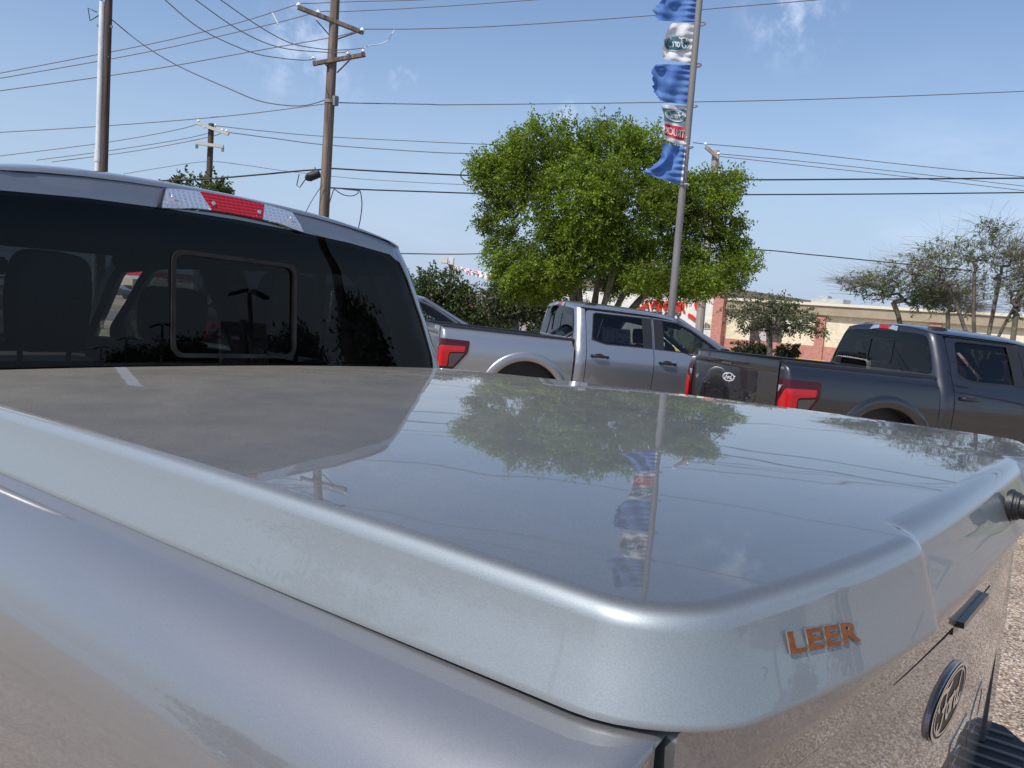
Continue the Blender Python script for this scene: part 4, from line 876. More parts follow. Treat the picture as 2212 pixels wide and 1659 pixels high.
f3, _ = make_flag('blue flag between the two printed white flags, left edge frayed', [(140, 138, 1416), (165, 150, 1409), (195, 195, 1411), (227, 218, 1426)], M_fblue, 3, .07)
f4, m4f = make_flag('white flag printed with a teal badge above a red TRUCKS band seen from behind', [(228, 226, 1428), (258, 250, 1433), (288, 278, 1436), (316, 300, 1434)], M_fwhite, 4, .05, .07)
f5, _ = make_flag('lowest blue flag, torn to a point at its left corner', [(317, 308, 1432), (340, 345, 1427), (368, 366, 1400), (398, 372, 1388)], M_fblue, 5, .08)
bfn = lambda x, y, l: m2f(.60+x, .50-y, l+.012)
badge(f2, 'badge', bfn, .82, .40, M_fnavy, M_fwhite, M_fwhite, mirror=False, dz=.004)
# mirrored script is produced because u runs from the pole towards the left
bfn4 = lambda x, y, l: m4f(.52+x, .27-y, l+.012)
mb = MB(); mb.grid(lambda u, v: m4f(u, v, .008), np.linspace(.12, .98, 10), np.linspace(.10, .46, 8)); mb.build('print_panel', M_fteal, f4, smooth=80)
badge(f4, 'badge', bfn4, .80, .32, M_fteal, M_fwhite, M_fwhite, dz=.004)
mb = MB(); mb.grid(lambda u, v: m4f(u, v, .010), np.linspace(.10, .99, 10), np.linspace(.53, .87, 8)); mb.build('print_band', M_fred, f4, smooth=80)
textpart('lettering', 'TRUCKS', lambda x, y, l: m4f(.60+x, .70-y, l+.016), .98, .20, M_fwhite, f4, ext=.001, bold=.01)

# ------------------------------------------------------------------ trees
def grow(trunk_pts, attract, step, jit, r0, rpow=.55):
    """skeleton: connect every attractor to the nearest node; returns list of (p, parent), radii"""
    nodes = [np.array(trunk_pts[0], float)]; par = [-1]
    for p in trunk_pts[1:]: nodes.append(np.array(p, float)); par.append(len(nodes)-2)
    top = nodes[-1]; order = np.argsort(((attract-top)**2).sum(1)); tips = []
    arr = np.zeros((60000, 3)); arr[:len(nodes)] = nodes; cnt = len(nodes); first = len(trunk_pts)//2
    par = list(par)
    for i in order:
        a = attract[i]; d = ((arr[first:cnt]-a)**2).sum(1); w_ = d+0.15*((arr[first:cnt]-top)**2).sum(1)*0; j = int(np.argmin(w_))+first
        L = math.sqrt(d[j-first]); k = max(1, int(L/step)); p0 = arr[j].copy()
        for q in range(1, k+1):
            t = q/k; p = p0+(a-p0)*t+np.array([0, 0, .10*L*math.sin(PI*t)])+(rng.normal(0, jit*min(L, 1.0), 3) if q < k else 0)
            if cnt >= 60000: break
            arr[cnt] = p; par.append(j if q == 1 else cnt-1); cnt += 1
        tips.append(cnt-1)
    ch = np.zeros(cnt)
    for t in tips: ch[t] += 1
    for i in range(cnt-1, 0, -1): ch[par[i]] += ch[i]
    rr = r0*(np.maximum(ch, .5)/ch.max())**rpow
    return arr[:cnt], par, rr
def skel_mesh(name, nodes, par, rr, m, parent, rmin):
    V = []; F = []; n0 = 0; rr = np.maximum(rr, rmin)
    for i in range(1, len(nodes)):
        a, b = nodes[par[i]], nodes[i]; t = b-a; L = np.linalg.norm(t)
        if L < 1e-5: continue
        t /= L; s = 7 if rr[i] > .04 else (4 if rr[i] > .015 else 3)
        x = np.cross(t, [0, 0, 1.0]) if abs(t[2]) < .9 else np.cross(t, [1.0, 0, 0]); x /= np.linalg.norm(x); y = np.cross(t, x)
        ra = min(rr[par[i]], rr[i]*1.35)
        for c, r_ in ((a, ra), (b, rr[i])):
            for k in range(s): th = 2*PI*k/s; V.append(c+r_*(math.cos(th)*x+math.sin(th)*y))
        F += [(n0+k, n0+(k+1) % s, n0+s+(k+1) % s, n0+s+k) for k in range(s)]; n0 += 2*s
    me = bpy.data.meshes.new(name); me.from_pydata([tuple(v) for v in V], [], F); me.materials.append(m); me.shade_smooth()
    o = bpy.data.objects.new(name, me); COL.objects.link(o); o.parent = parent; return o
def leaves_mesh(name, C, D, Lg, Wd, m, parent):
    """C centres, D directions, quads folded slightly"""
    n_ = len(C); U = rng.normal(size=(n_, 3)); S = np.cross(D, U); S /= np.linalg.norm(S, axis=1)[:, None]+1e-9
    L = (Lg*rng.uniform(.45, 1.45, n_))[:, None]; Wq = (Wd*rng.uniform(.6, 1.3, n_))[:, None]
    V = np.stack([C-D*L*.5, C+S*Wq*.5+D*L*.05, C+D*L*.5, C-S*Wq*.5+D*L*.05], 1).reshape(-1, 3)
    me = bpy.data.meshes.new(name); me.vertices.add(n_*4); me.vertices.foreach_set('co', V.ravel())
    me.loops.add(n_*4); me.loops.foreach_set('vertex_index', np.arange(n_*4)); me.polygons.add(n_); me.polygons.foreach_set('loop_start', np.arange(n_)*4); me.polygons.foreach_set('loop_total', np.full(n_, 4))
    me.update(); me.validate(); me.materials.append(m); o = bpy.data.objects.new(name, me); COL.objects.link(o); o.parent = parent; return o
def tree(name, label, cat, base, blobs, Z, natt, nleaf, ls, lw, lm, bm_, r0, forks=None, group=None, trunk_top=None, sprig=.35, droop=.25, surface=.55, rpow=.55, twigs=0, depth=1.0, cn='crown'):
    T = thing(name, label, cat, base, 0, group); k = Z/FPX
    A = []; vol = np.array([b[2]*b[3] for b in blobs], float); vol /= vol.sum()
    for b, v in zip(blobs, vol):
        n_ = max(4, int(natt*v)); d = rng.normal(size=(n_, 3)); d /= np.linalg.norm(d, axis=1)[:, None]; r_ = rng.uniform(surface, 1.0, n_)**.6
        rx, ry = b[2]*k, b[3]*k; dz = b[4] if len(b) > 4 else 0
        c = atZ(b[0], b[1], Z+dz)-base
        A.append(c+d[:, :1]*r_[:, None]*rx*RT+d[:, 1:2]*r_[:, None]*ry*UP+d[:, 2:]*r_[:, None]*(rx+ry)/2*depth*fw)
    A = np.concatenate(A); A[:, 2] = np.maximum(A[:, 2], .25)
    cen = A.mean(0); tt = trunk_top if trunk_top is not None else np.array([cen[0]*.25, cen[1]*.25, max(.4, A[:, 2].min()*.8)])
    if forks:
        nodes, par, rr = None, None, None
        fk = [np.array(f) for f in forks]; sets = [[] for _ in fk]
        dd = np.stack([((A-f)**2).sum(1) for f in fk]); wh = dd.argmin(0)
        for q, f in enumerate(fk):
            sub = A[wh == q]
            if len(sub) < 3: continue
            path = [np.array([0, 0, -.1])+rng.normal(0, .06, 3)*[1, 1, 0], np.array([f[0]*.22, f[1]*.22, f[2]*.30]), np.array([f[0]*.5, f[1]*.5, f[2]*.62])+rng.normal(0, .06, 3), f]
            path = catmull(path, 4); n1, p1, r1 = grow(path, sub, .30, .05, r0*math.sqrt(len(sub)/len(A)*len(fk))**.6, rpow)
            if nodes is None: nodes, par, rr = n1, p1, r1
            else:
                o_ = len(nodes); nodes = np.concatenate([nodes, n1]); par = par+[(-1 if v < 0 else v+o_) for v in p1]; rr = np.concatenate([rr, r1])
        par = [max(0, v) if v >= 0 else i for i, v in enumerate(par)]
    else:
        path = catmull([np.array([0, 0, -.1]), tt*.5+np.array([.05, 0, 0]), tt], 4); nodes, par, rr = grow(path, A, .30, .045 if twigs else .06, r0, rpow); par = [max(0, v) if v >= 0 else i for i, v in enumerate(par)]
    skel_mesh('trunk', nodes, par, rr, bm_, T, .006*Z/25)
    if twigs:
        n_ = twigs; idx = rng.integers(0, len(A), n_); st = A[idx]; dr = rng.normal(size=(n_, 3)); out_ = st-tt; out_ /= np.linalg.norm(out_, axis=1)[:, None]
        dr = dr*.40+out_*.8; dr[:, 2] *= .40; dr /= np.linalg.norm(dr, axis=1)[:, None]; V = []; F = []; 
        ln = rng.uniform(.35, 1.35, n_)
        for i in range(n_):
            p = st[i]; q = p+dr[i]*ln[i]*.5+rng.normal(0, .03, 3); e = q+dr[i]*ln[i]*.5+rng.normal(0, .06, 3)-np.array([0, 0, .06]); r_ = .0055
            o3 = len(V)
            for c, rq in ((p, r_), (q, r_*.8), (e, r_*.5)):
                for a in range(3): V.append(c+rq*np.array([math.cos(2.1*a), math.sin(2.1*a)*.7, math.sin(2.1*a)]))
            for b_ in (0, 3): F += [(o3+b_+a, o3+b_+(a+1) % 3, o3+b_+3+(a+1) % 3, o3+b_+3+a) for a in range(3)]
        me = bpy.data.meshes.new('twigs'); me.from_pydata([tuple(v) for v in V], [], F); me.materials.append(bm_); o = bpy.data.objects.new('twigs', me); COL.objects.link(o); o.parent = T
    # leaf sprigs
    ns_ = int(nleaf/14); idx = rng.integers(0, len(A), ns_); st = A[idx]+rng.normal(0, sprig*.35, (ns_, 3)); out_ = st-cen; out_ /= np.linalg.norm(out_, axis=1)[:, None]+1e-6
    dr = out_*.7+rng.normal(0, .6, (ns_, 3)); dr[:, 2] -= droop; dr /= np.linalg.norm(dr, axis=1)[:, None]
    t = np.linspace(0, 1, 14); C = st[:, None, :]+dr[:, None, :]*(t[None, :, None]*sprig)+rng.normal(0, sprig*.09, (ns_, 14, 3)); C = C.reshape(-1, 3)
    D = np.repeat(dr, 14, 0)*.5+rng.normal(0, .7, (len(C), 3)); D /= np.linalg.norm(D, axis=1)[:, None]
    leaves_mesh(cn, C, D, ls, lw, lm, T); return T
bT = base_at(1270, 760, 24); k24 = 24/FPX
kf = lambda px, py, Z=24, dz=0: atZ(px, py, Z+dz)-bT
big_blobs = [(1165, 345, 85, 85), (1100, 385, 75, 70), (1055, 360, 40, 28), (1085, 470, 50, 60), (1110, 560, 62, 55), (1150, 610, 75, 40), (1230, 330, 70, 60, -.5), (1325, 318, 80, 66), (1400, 330, 62, 56), (1250, 430, 120, 90, -1.2), (1350, 440, 110, 90, -.8), (1450, 430, 80, 80), (1510, 440, 75, 80), (1565, 400, 40, 40), (1575, 500, 48, 40), (1590, 565, 42, 42), (1530, 580, 90, 55), (1420, 560, 90, 60), (1230, 540, 90, 60, -1), (1330, 530, 80, 50, -1), (1200, 600, 80, 45, 1.5), (1440, 615, 110, 35, 1.5), (1330, 600, 70, 40, 2.2), (1180, 585, 90, 40, -1.2), (1500, 600, 80, 35, -.8), (1400, 590, 60, 30, -1.6)]
tree('shade_tree', 'large bright green multi-stemmed tree behind the silver truck', 'tree', bT, big_blobs, 24, 2300, 250000, .074, .042, M_leaf1, M_bark, .088,
     forks=[kf(1180, 470), kf(1238, 540), kf(1215, 420, 24, 1), kf(1300, 430), kf(1345, 500, 24, -.6), kf(1420, 520), kf(1480, 560, 24, .5), kf(1330, 400, 24, 1)], sprig=.30, droop=.35, surface=.25)
tree('round_tree', 'dark bushy tree top poking above the cab roof left of the brake light', 'tree', base_at(425, 620, 42), [(425, 415, 62, 28), (380, 410, 25, 16), (475, 405, 18, 20), (425, 452, 75, 36), (430, 500, 60, 34)], 42, 300, 14000, .16, .10, M_leaf2, M_barkd, .18, sprig=.4)
tree('oak_tree', 'dark green oak behind the grey pickup, left of the other oak', 'tree', base_at(960, 720, 46), [(950, 622, 55, 40), (915, 630, 36, 40), (980, 650, 45, 40), (1000, 668, 42, 38), (930, 670, 55, 45), (1030, 688, 26, 26)], 46, 420, 13000, .17, .10, M_leaf2, M_barkd, .22, sprig=.5)
tree('oak_tree', 'mid green oak with a thin dark trunk seen between the grey and silver pickups', 'tree', base_at(1112, 742, 44), [(1105, 640, 55, 36), (1140, 655, 55, 36), (1075, 652, 28, 30), (1112, 672, 50, 20), (1170, 668, 40, 26)], 44, 420, 12000, .15, .09, M_leaf3, M_barkd, .16, sprig=.5)
tree('parking_lot_tree', 'small olive tree with a forked trunk in front of the store poster', 'tree', base_at(1664, 778, 48), [(1650, 680, 62, 34), (1620, 688, 40, 28), (1700, 690, 55, 30), (1745, 700, 34, 26), (1590, 668, 22, 14), (1680, 665, 45, 22), (1765, 715, 14, 12)], 48, 420, 7500, .13, .075, M_leaf3, M_barkd, .17, trunk_top=atZ(1661, 715, 48)-base_at(1664, 778, 48), sprig=.5)
bb = base_at(2118, 800, 30)
tree('bare_tree', 'nearly leafless wide tree with a forked trunk at the right', 'tree', bb, [(2090, 550, 110, 45), (2010, 570, 100, 32), (2180, 560, 90, 50), (2140, 505, 50, 30), (1960, 590, 75, 20), (2230, 600, 70, 50), (2100, 610, 100, 30), (1900, 600, 40, 14)], 30, 620, 9000, .10, .035, M_leaf4, M_barkm, .066,
     forks=[atZ(2045, 610, 30)-bb, atZ(2105, 590, 29.6)-bb, atZ(2160, 600, 30.4)-bb, atZ(2205, 640, 30)-bb], twigs=1500, sprig=.3, surface=.0, rpow=.72)
bb = base_at(1985, 790, 31)
tree('bare_tree', 'low spreading leafless tree left of the forked one', 'tree', bb, [(1930, 625, 70, 28), (1880, 615, 55, 22), (1990, 640, 60, 25), (1840, 612, 25, 12), (2020, 655, 50, 22)], 31, 380, 5000, .10, .035, M_leaf4, M_barkm, .09, trunk_top=atZ(1940, 680, 31)-bb, twigs=800, sprig=.3, surface=.0, rpow=.72)
bb = base_at(2050, 790, 33)
tree('bare_tree', 'thin leafless tree between the other two at the right', 'tree', bb, [(2050, 640, 55, 30), (2020, 620, 35, 22), (2080, 665, 40, 22)], 33, 240, 900, .10, .035, M_leaf4, M_barkm, .08, trunk_top=atZ(2048, 685, 33)-bb, twigs=1200, sprig=.3, surface=.0, rpow=.72)
bb = base_at(2178, 800, 29)
tree('bare_tree', 'leafless tree cut by the right edge of the picture', 'tree', bb, [(2215, 620, 45, 40), (2240, 560, 60, 50), (2200, 660, 30, 24)], 29, 260, 1000, .10, .035, M_leaf4, M_barkm, .09, trunk_top=atZ(2195, 680, 29)-bb, twigs=1300, sprig=.3, surface=.0, rpow=.72)
for (px, py, rx, ry, Z, lab) in ((1610, 755, 22, 14, 50, 'round green bush left of the small olive tree trunk'), (1700, 758, 18, 12, 50, 'round green bush right of the small olive tree trunk'), (1640, 757, 12, 10, 51, 'small bush touching the olive tree trunk'),
        (1085, 705, 22, 14, 52, 'low bush left of the mid green oak trunk'), (1165, 712, 22, 13, 52, 'bright low bush right of the mid green oak trunk'), (1050, 702, 26, 18, 50, 'grey-green bush beside the grey pickup bonnet')):
    tree('bush', lab, 'bush', base_at(px, py, Z), [(px, py, rx, ry), (px-rx*.5, py+2, rx*.6, ry*.7), (px+rx*.5, py+2, rx*.6, ry*.8)], Z, 60, 1800, .16, .09, M_leaf3 if px > 1200 else M_leaf2, M_barkd, .04, sprig=.3, group='low bushes')

# ------------------------------------------------------------------ store
W0 = atZ(1380, 700, 96); W1 = atZ(2330, 740, 72); W0[2] = W1[2] = 0
wd = (W1-W0); WL = np.linalg.norm(wd); wd /= WL; wn = np.array([wd[1], -wd[0], 0])
if np.dot(wn, CAM-W0) < 0: wn = -wn
def onw(px, py):
    d = ray(px, py); t = np.dot(W0-CAM, wn)/np.dot(d, wn); p = CAM+d*t; return np.dot(p-W0, wd), p[2]
Rw = np.stack([wd, -wn, np.array([0, 0, 1.0])], 1)      # local x along wall, y into the building
M_block = noisy(mat('cream_block', (.62, .54, .38), .9), 3.2, (.64, .56, .39), (.80, .72, .53), detail=7, stretch=(.5, 1, 2.2), bump=.6)
M_brick = noisy(mat('red_brick', (.46, .2, .15), .9), 4, (.40, .16, .12), (.54, .27, .21), detail=7, stretch=(.5, 1, 3), bump=.4)
M_cream = mat('cream_cornice', (.70, .64, .50), .8); M_tan = noisy(mat('tan_parapet', (.35, .29, .2), .85), 1, (.32, .265, .18), (.38, .32, .22)); M_brown = mat('brown_roof', (.27, .21, .16), .8); M_wwhite = noisy(mat('pale_stucco', (.68, .66, .60), .9), 1.5, (.62, .60, .54), (.73, .71, .65))
M_yel = mat('kerb_yellow', (.65, .42, .03), .8); M_letter = mat('red_letter', (.62, .025, .015), .5); M_lblack = mat('black_letter', (.03, .03, .03), .6); M_poster = noisy(mat('poster_brown', (.05, .035, .03), .6), .9, (.035, .028, .025), (.11, .08, .065)); M_unit = noisy(mat('rooftop_metal', (.45, .45, .44), .6), 2, (.38, .38, .37), (.50, .50, .49))
store = thing('store_building', 'long cream and red-brick store with red CAVENDER\'S letters on its taller end', 'building', (W0[0], W0[1], 0))
def wbox(mb, s0, s1, z0, z1, y0, y1, mi=0):
    c = Rw@np.array([(s0+s1)/2, (y0+y1)/2, 0]); c[2] = (z0+z1)/2; mb.box(c, (s1-s0, y1-y0, z1-z0), Rw, mi)
ZB = onw(1700, 774)[1]-.3; ZT = onw(1700, 655)[1]; ztan = onw(1700, 676)[1]; zwain = onw(1700, 742)[1]
sP = onw(1556, 700)[0]
mb = MB(); wbox(mb, sP, WL, ZB, ZT-.25, 0, 30); mb.build('wall', M_block, store)
mb = MB(); wbox(mb, -20, sP, ZB, ZT+.55, -.6, 30); mb.build('entrance_wall', M_wwhite, store)
mb = MB(); wbox(mb, -20.3, sP+.8, ZT+.55, ZT+1.25, -1.0, 30.3); mb.build('entrance_roof', M_brown, store, bevel=.05)
mb = MB(); wbox(mb, sP, WL+.2, ztan, ZT-.05, -.45, -.005); mb.build('parapet', M_tan, store)
mb = MB(); wbox(mb, sP, WL+.3, ZT-.05, ZT+.22, -.6, 30.2); mb.build('cornice', M_cream, store)
mb = MB(); wbox(mb, sP+.02, WL, ZB, zwain, -.12, -.003); mb.build('brick_base', M_brick, store)
for px, w_, y0, top in ((1556, 22, -1.05, ZT+.54), (1774, 20, -.30, ztan-.003), (2023, 25, -.30, ztan-.003)):
    s0 = onw(px-w_/2, 700)[0]; s1 = onw(px+w_/2, 700)[0]; mb = MB(); wbox(mb, s0, s1, ZB, top, y0, .2); mb.build('pilaster', M_brick, store)
sa, za = onw(1619, 737); sb_, zb_ = onw(1692, 697)
mb = MB(); wbox(mb, sa, sb_, za, zb_+.3, -.10, -.01); po = mb.build('poster', M_poster, store)
M_figure = noisy(mat('poster_pale', (.5, .46, .44), .7), 1.5, (.35, .30, .28), (.60, .55, .53))
mb = MB(); w_ = sb_-sa; mb.lathe([(1, 0), (1, .02), (0, .02)], 18); mb.v = [tuple(Rw@np.array([sa+w_*.47+v[0]*w_*.17, -.12-v[2], 0])+np.array([0, 0, za+.85+v[1]*.75])) for v in mb.v]; mb.build('poster_figure', M_figure, po)
sa, za = onw(1513, 707); sb_, zb_ = onw(1542, 690)
mb = MB(); wbox(mb, sa-.1, sb_+.1, za-.1, zb_+.1, -.68, -.605); wf = mb.build('window', M_wwhite, store)
mb = MB(); wbox(mb, sa, sb_, za, zb_, -.70, -.681); mb.build('pane', M_cream, wf)
mb = MB()
for k in range(9): wbox(mb, sa+(sb_-sa)*k/9+.02, sa+(sb_-sa)*(k+.8)/9, za, za+(.35+.3*((k*7) % 4)/4), -.72, -.702)
mb.build('window_figures', M_lblack, wf)
# sign lettering
sc0 = onw(1385, 655)[0]; sc1 = onw(1500, 668)[0]
def sgn(s_c, z_c, dy): return lambda x, y, l: tuple(Rw@np.array([s_c+x, dy-l, 0])+np.array([0, 0, z_c+y]))
zc = onw(1460, 662)[1]; s_l = onw(1383, 650)[0]; s_r = onw(1512, 668)[0]
textpart('lettering', "CAVENDER'", sgn((s_l+s_r)/2-.6, zc, -.62), (s_r-s_l)-1.2, 1.15, M_letter, store, ext=.15, bold=.045, spacing=1.05)
mb = MB(); sS = s_r+.05
pts = [(.55, .75), (.35, 1.0), (0, 1.0), (-.3, .75), (-.25, .35), (.15, .05), (.55, -.3), (.65, -.8), (.3, -1.25), (-.3, -1.3), (-.8, -1.0), (-1.3, -.8)]
c_ = catmull([(x*.78, y*.80) for x, y in pts], 5); V_ = []
for i, p in enumerate(c_):
    t = c_[min(i+1, len(c_)-1)]-c_[max(i-1, 0)]; t /= np.linalg.norm(t); n_ = np.array([-t[1], t[0]])*.17; V_ += [p+n_, p-n_]
g_ = sgn(sS, zc-.15, -.62); m_ = len(V_)
mb.add([g_(v[0], v[1], .16) for v in V_]+[g_(v[0], v[1], .0) for v in V_], [(2*i, 2*i+1, 2*i+3, 2*i+2) for i in range(len(c_)-1)]+[(2*i, 2*i+2, m_+2*i+2, m_+2*i) for i in range(len(c_)-1)]+[(2*i+1, 2*i+3, m_+2*i+3, m_+2*i+1) for i in range(len(c_)-1)])
mb.build('swash_letter', M_letter, store, smooth=0)
textpart('lettering', 'BOOT CITY', sgn((s_l+s_r)/2-.6, onw(1450, 684)[1]+.05, -.62), (s_r-s_l)*.66, .80, M_lblack, store, ext=.12, bold=.02)
# rooftop unit, antenna
s0, s1 = onw(1712, 650)[0], onw(1785, 650)[0]
ru = MB(); wbox(ru, s0, s1, ZT+.2, onw(1745, 639)[1]+.05, 6, 9); wbox(ru, s0+.6, s0+1.6, ZT+.9, onw(1745, 634)[1]+.1, 6.5, 8); tag(ru.build('rooftop_unit', M_unit, bevel=.04), 'grey air-conditioning unit on the flat store roof', 'rooftop unit')
for o in [bpy.data.objects['rooftop_unit']]: o.location = store.location
an = MB(); a_ = atZ(1641, 655, 92); an.tube([a_-[0, 0, 1], a_+np.array([0, 0, 1.0])], .08, 6); an.box(a_+np.array([.1, 0, 1.0]), (.5, .3, .25)); tag(an.build('roof_lamp', M_lblack), 'small dark floodlight standing on the store roof left of the olive tree', 'lamp')
kb = MB(); c0 = W0+wd*(sP-10)+wn*9; c1 = W0+wd*(WL)+wn*9
zk_ = onw(1700, 776)[1]
for t in np.linspace(0, 1, 15)[:-1]:
    if int(round(t*14)) % 3 == 2: continue
    a = c0+(c1-c0)*t; b = c0+(c1-c0)*(t+.069); a[2] = b[2] = float(gz(*((a+b)/2)[:2]))+.1; beam(kb, a, b, .3, .5)
tag(kb.build('kerb', M_yel), kind='structure')

# ------------------------------------------------------------------ far shops between the trees, light pole with pennants
far = thing('shop_building', 'low distant shop with a red awning seen between the two oaks', 'building', base_at(1075, 720, 85))
Rf = rotz(-YAW)
mb = MB(); mb.box((0, 0, 1.7), (17, 8, 4.6), Rf); mb.build('wall', noisy(mat('grey_stucco', (.42, .39, .35), .9), 1, (.36, .33, .30), (.47, .44, .40)), far)
mb = MB(); mb.box(Rf@np.array([-1, -4.4, 2.3]), (4.5, .8, 1.0), Rf); mb.build('awning', M_brick, far, bevel=.05)
for k in range(4):
    mb = MB(); mb.box(Rf@np.array([-5+3.1*k, -4.03, .9]), (1.6, .06, 1.9), Rf); mb.build('window', M_smoke, far)
lp = thing('light_pole', 'lot light pole with a white box lamp and strings of pennants tied on', 'lamp post', base_at(975, 570, 60))
mb = MB(); ht = atZ(975, 567, 60)[2]-lp.location[2]; mb.tube([(0, 0, 0), (0, 0, ht)], .12, 8); mb.build('pole', M_redd if False else mat('rusty_pole', (.30, .09, .07), .8), lp)
mb = MB(); mb.box(Rf@np.array([.0, 0, 0])+np.array([0, 0, ht+.1]), (.35, .5, .55), Rf); mb.box(Rf@np.array([-.5, 0, 0])+np.array([0, 0, ht+.12]), (.5, .45, .45), Rf); mb.build('lamp_head', M_wwhite, lp, bevel=.03)
M_pr = mat('pennant_red', (.62, .05, .06), .6); M_pw = mat('pennant_white', (.8, .8, .8), .6)
for q, (e0, e1, e2, lab) in enumerate((((977, 572), (1060, 592), (1135, 607), 'upper string of small red and white pennants'), ((977, 574), (1050, 596), (1120, 615), 'middle string of small red and white pennants'), ((1010, 588), (1080, 606), (1160, 622), 'lower string of small red and white pennants'))):
    S_ = thing('pennant_string', lab+' running from the light pole', 'pennants', atZ(*e0, 60), 0, 'pennant strings')
    pts = [atZ(p[0], p[1], 60-6*i/14)-atZ(*e0, 60) for i, p in enumerate(catmull([e0, e1, e2], 7))]
    mb = MB(); mb.tube(pts, .012, 4); mb.build('cord', M_pw, S_)
    mr = MB(); mw = MB()
    for k in range(46):
        t = k/45*(len(pts)-1.001); i = int(t); p = pts[i]+(pts[i+1]-pts[i])*(t-i); d = RT*.11; dn = np.array([rng.uniform(-.12, .12), rng.uniform(-.1, .1), -.20])
        (mr if k % 3 == 0 else mw).prism([(0, 0), (1, 0), (.5, 1)], lambda a, b: p+d*(a-.5)*2*.8+dn*b, lambda a, b: p+d*(a-.5)*2*.8+dn*b+fw*.01)
    tag(mr.build('red_pennants', M_pr, S_, smooth=0), kind='stuff'); tag(mw.build('white_pennants', M_pw, S_, smooth=0), kind='stuff')

# ------------------------------------------------------------------ seen through the near cab: filling station, parked cars
gs = thing('filling_station', 'filling station with red and white canopy band, seen through the near cab', 'building', atZ(210, 584, 120)-np.array([0, 0, 4.0]))
mb = MB(); mb.box((0, 0, 4.0), (26, 9, .7), Rf); mb.build('fascia', M_pr, gs, bevel=.04)
mb = MB(); mb.box((0, 0, 3.42), (26.1, 9.1, .45), Rf); mb.build('fascia_band', M_wwhite, gs)
for k in range(4):
    mb = MB(); mb.box(Rf@np.array([-6+4*k, -1.5, 1.6]), (.45, .45, 3.6), Rf); mb.build('column', M_wwhite, gs)
mb = MB(); mb.box(Rf@np.array([0, 14, 1.8]), (20, 6, 4.0), Rf); mb.build('kiosk', M_block, gs)
for k in range(5):
    mb = MB(); mb.box(Rf@np.array([-7+3.4*k, 10.95, 1.4]), (2.2, .08, 1.5), Rf); mb.build('window', M_smoke, gs)
def car(name, label, m, base, heading):
    T = thing(name, label, 'car', base, -heading, 'cars at the filling station')
    prof = [(-2.3, .35), (-2.35, .75), (-2.2, .98), (-1.5, 1.02), (-.9, 1.42), (.5, 1.45), (1.15, 1.05), (2.1, .92), (2.35, .65), (2.3, .32)]
    mb = MB(); mb.prism(prof, lambda y, z: (-.88 if z < 1.1 else -.66, y, z), lambda y, z: (.88 if z < 1.1 else .66, y, z)); mb.build('body', m, T, bevel=.06)
    for s in (-1, 1):
        mb = MB(); mb.prism([(-1.25, 1.06), (-.8, 1.36), (.42, 1.38), (.9, 1.08)], lambda y, z: (s*(.885-(z-1.05)*.55), y, z), lambda y, z: (s*(.90-(z-1.05)*.55), y, z)); mb.build('side_window', M_gloss, T)
        for y in (-1.4, 1.4):
            mb = MB(); mb.lathe([(.2, -.1), (.31, -.1), (.33, 0), (.31, .1), (.1, .11), (0, .11)], 18, (s*.82, y, .33), roty(s*PI/2)); mb.build('wheel', M_rubber, T)
    return T
car('parked_car', 'dark car parked under the filling station canopy', M_dark, base_at(250, 640, 95), rad(140))
car('parked_car', 'silver car left of the dark one at the filling station', M_silver, base_at(150, 640, 98), rad(-40))
car('parked_car', 'white car furthest left at the filling station', M_white, base_at(20, 640, 92), rad(-40))

# ------------------------------------------------------------------ behind the camera, seen as reflections in the near rear window
gp0 = np.array([0, 1.84, 1.66]); gn = np.array([0, -math.cos(.055), math.sin(.055)])
def mirr(px, py, Z):
    v = atZ(px, py, Z); return v-2*np.dot(v-gp0, gn)*gn
def mbase(px, py, Z): v = mirr(px, py, Z); return np.array([v[0], v[1], 0.0])
for (px, top, Z, lab) in ((552, 632, 26, 'two-headed lot lamp behind the camera, nearest, reflected in the sliding window'), (286, 697, 48, 'two-headed lot lamp behind the camera reflected left of the sliding window'), (180, 722, 60, 'two-headed lot lamp behind the camera reflected at far left'), (105, 738, 75, 'farthest two-headed lot lamp behind the camera')):
    b_ = mbase(px+2, 770, Z); t_ = mirr(px, top, Z)[2]; T = thing('lot_lamp', lab, 'lamp post', b_, 0, 'lot lamps behind the camera')
    mb = MB(); mb.tube([(0, 0, 0), (0, 0, t_)], .10, 8); mb.build('pole', M_steel, T)
    for s in (-1, 1): mb = MB(); mb.box((s*.55, 0, t_-.02), (.8, .35, .10), roty(s*.2)); mb.build('lamp_head', M_lblack, T)
b_ = mbase(532, 770, 30); t_ = mirr(525, 690, 30)[2]
T = thing('lot_sign', 'stack of three pale sign boards on a post behind the camera', 'sign', b_)
mb = MB(); mb.tube([(0, 0, 0), (0, 0, t_)], .18, 8); mb.build('post', M_steel, T)
for k in range(3): mb = MB(); mb.box((0, 0, t_-.35-.62*k), (2.6, .2, .5)); mb.build('board', M_unit, T)
b_ = mbase(840, 790, 20); T = thing('utility_pole', 'wooden pole behind the camera, reflected in the right of the near rear window', 'utility pole', b_)
mb = MB(); mb.tube([(0, 0, 0), (0, 0, 11)], [.2, .14], 12); mb.build('shaft', M_woodd, T)
for z_ in (9.0, 10.3): mb = MB(); mb.box((0, .2, z_), (2.6, .13, .13)); mb.build('crossarm', M_woodd, T)
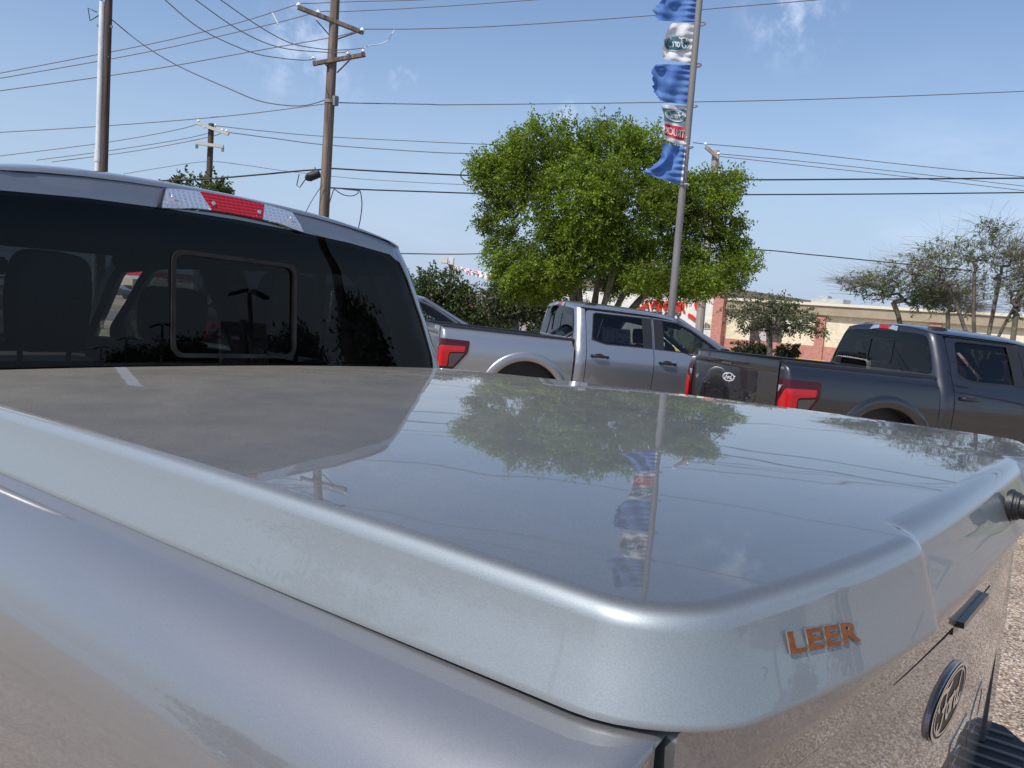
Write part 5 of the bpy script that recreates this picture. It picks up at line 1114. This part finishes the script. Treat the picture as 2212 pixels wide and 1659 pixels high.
for i, (px, py, rx, ry, Z, lab) in enumerate(((700, 770, 70, 45, 45, 'broad tree behind the camera right of the sign'), (350, 780, 110, 40, 60, 'long low tree behind the camera left of the sign'), (200, 785, 80, 28, 70, 'low tree behind the camera at far left'), (600, 775, 60, 30, 60, 'tree behind the camera beside the sign'), (900, 720, 45, 45, 34, 'tall tree behind the camera reflected at the right glass edge'), (450, 775, 60, 35, 55, 'small tree behind the camera'))):
    c_ = mirr(px, py, Z); k_ = Z/FPX; base = np.array([c_[0], c_[1], 0.0]); T = thing('distant_tree', lab, 'tree', base, 0, 'trees behind the camera')
    n_ = 260; d = rng.normal(size=(n_, 3)); d /= np.linalg.norm(d, axis=1)[:, None]; R_ = np.array([rx*k_, rx*k_*.7, max(1.2, ry*k_)])
    A = np.array([0, 0, max(c_[2], 2.0)])+d*R_*rng.uniform(.4, 1, n_)[:, None]; A[:, 2] = np.maximum(A[:, 2], .4)
    nodes, par, rr = grow(catmull([np.zeros(3), np.array([.1, 0, .8]), np.array([0, 0, 1.5])], 3), A, .6, .05, .2); par = [max(0, v) if v >= 0 else i2 for i2, v in enumerate(par)]
    skel_mesh('trunk', nodes, par, rr, M_barkd, T, .02)
    m_ = 5000; idx = rng.integers(0, n_, m_); C = A[idx]+rng.normal(0, .45, (m_, 3)); D = rng.normal(size=(m_, 3)); D /= np.linalg.norm(D, axis=1)[:, None]; leaves_mesh('crown', C, D, .35, .2, M_leaf2, T)

for i, (x, y, rx, ry, lab) in enumerate(((-62, 0, 11, 3.4, 'long dark tree straight left of the near truck, outside the picture'), (-48, 24, 9, 3.6, 'broad dark tree farther along on the left, outside the picture'), (-55, -34, 9, 4, 'tall dark tree far left and behind the camera'), (-50, 45, 10, 4, 'large dark tree ahead on the far left'))):
    T = thing('distant_tree', lab, 'tree', (x, y, 0), 0, 'trees beside the lot'); n_ = 240; d = rng.normal(size=(n_, 3)); d /= np.linalg.norm(d, axis=1)[:, None]
    A = np.array([0, 0, ry+.6])+d*np.array([rx, rx, ry])*rng.uniform(.4, 1, n_)[:, None]; A[:, 2] = np.maximum(A[:, 2], .4)
    nodes, par, rr = grow(catmull([np.zeros(3), np.array([.1, 0, .8]), np.array([0, 0, 1.8])], 3), A, .6, .05, .25); par = [max(0, v) if v >= 0 else i2 for i2, v in enumerate(par)]
    skel_mesh('trunk', nodes, par, rr, M_barkd, T, .02)
    m_ = 5000; idx = rng.integers(0, n_, m_); C = A[idx]+rng.normal(0, .55, (m_, 3)); D = rng.normal(size=(m_, 3)); D /= np.linalg.norm(D, axis=1)[:, None]; leaves_mesh('crown', C, D, .5, .3, M_leaf2, T)
for (x, y, lab) in ((-24, 12, 'wooden pole with one crossarm left of the near truck, outside the picture'), (-27, -9, 'wooden pole with one crossarm left and behind the camera')):
    T = thing('utility_pole', lab, 'utility pole', (x, y, 0)); mb = MB(); mb.tube([(0, 0, -.2), (0, 0, 10.5)], [.2, .14], 12); mb.build('shaft', M_woodd, T); mb = MB(); mb.box((0, .2, 9.6), (2.6, .13, .13)); mb.build('crossarm', M_woodd, T)
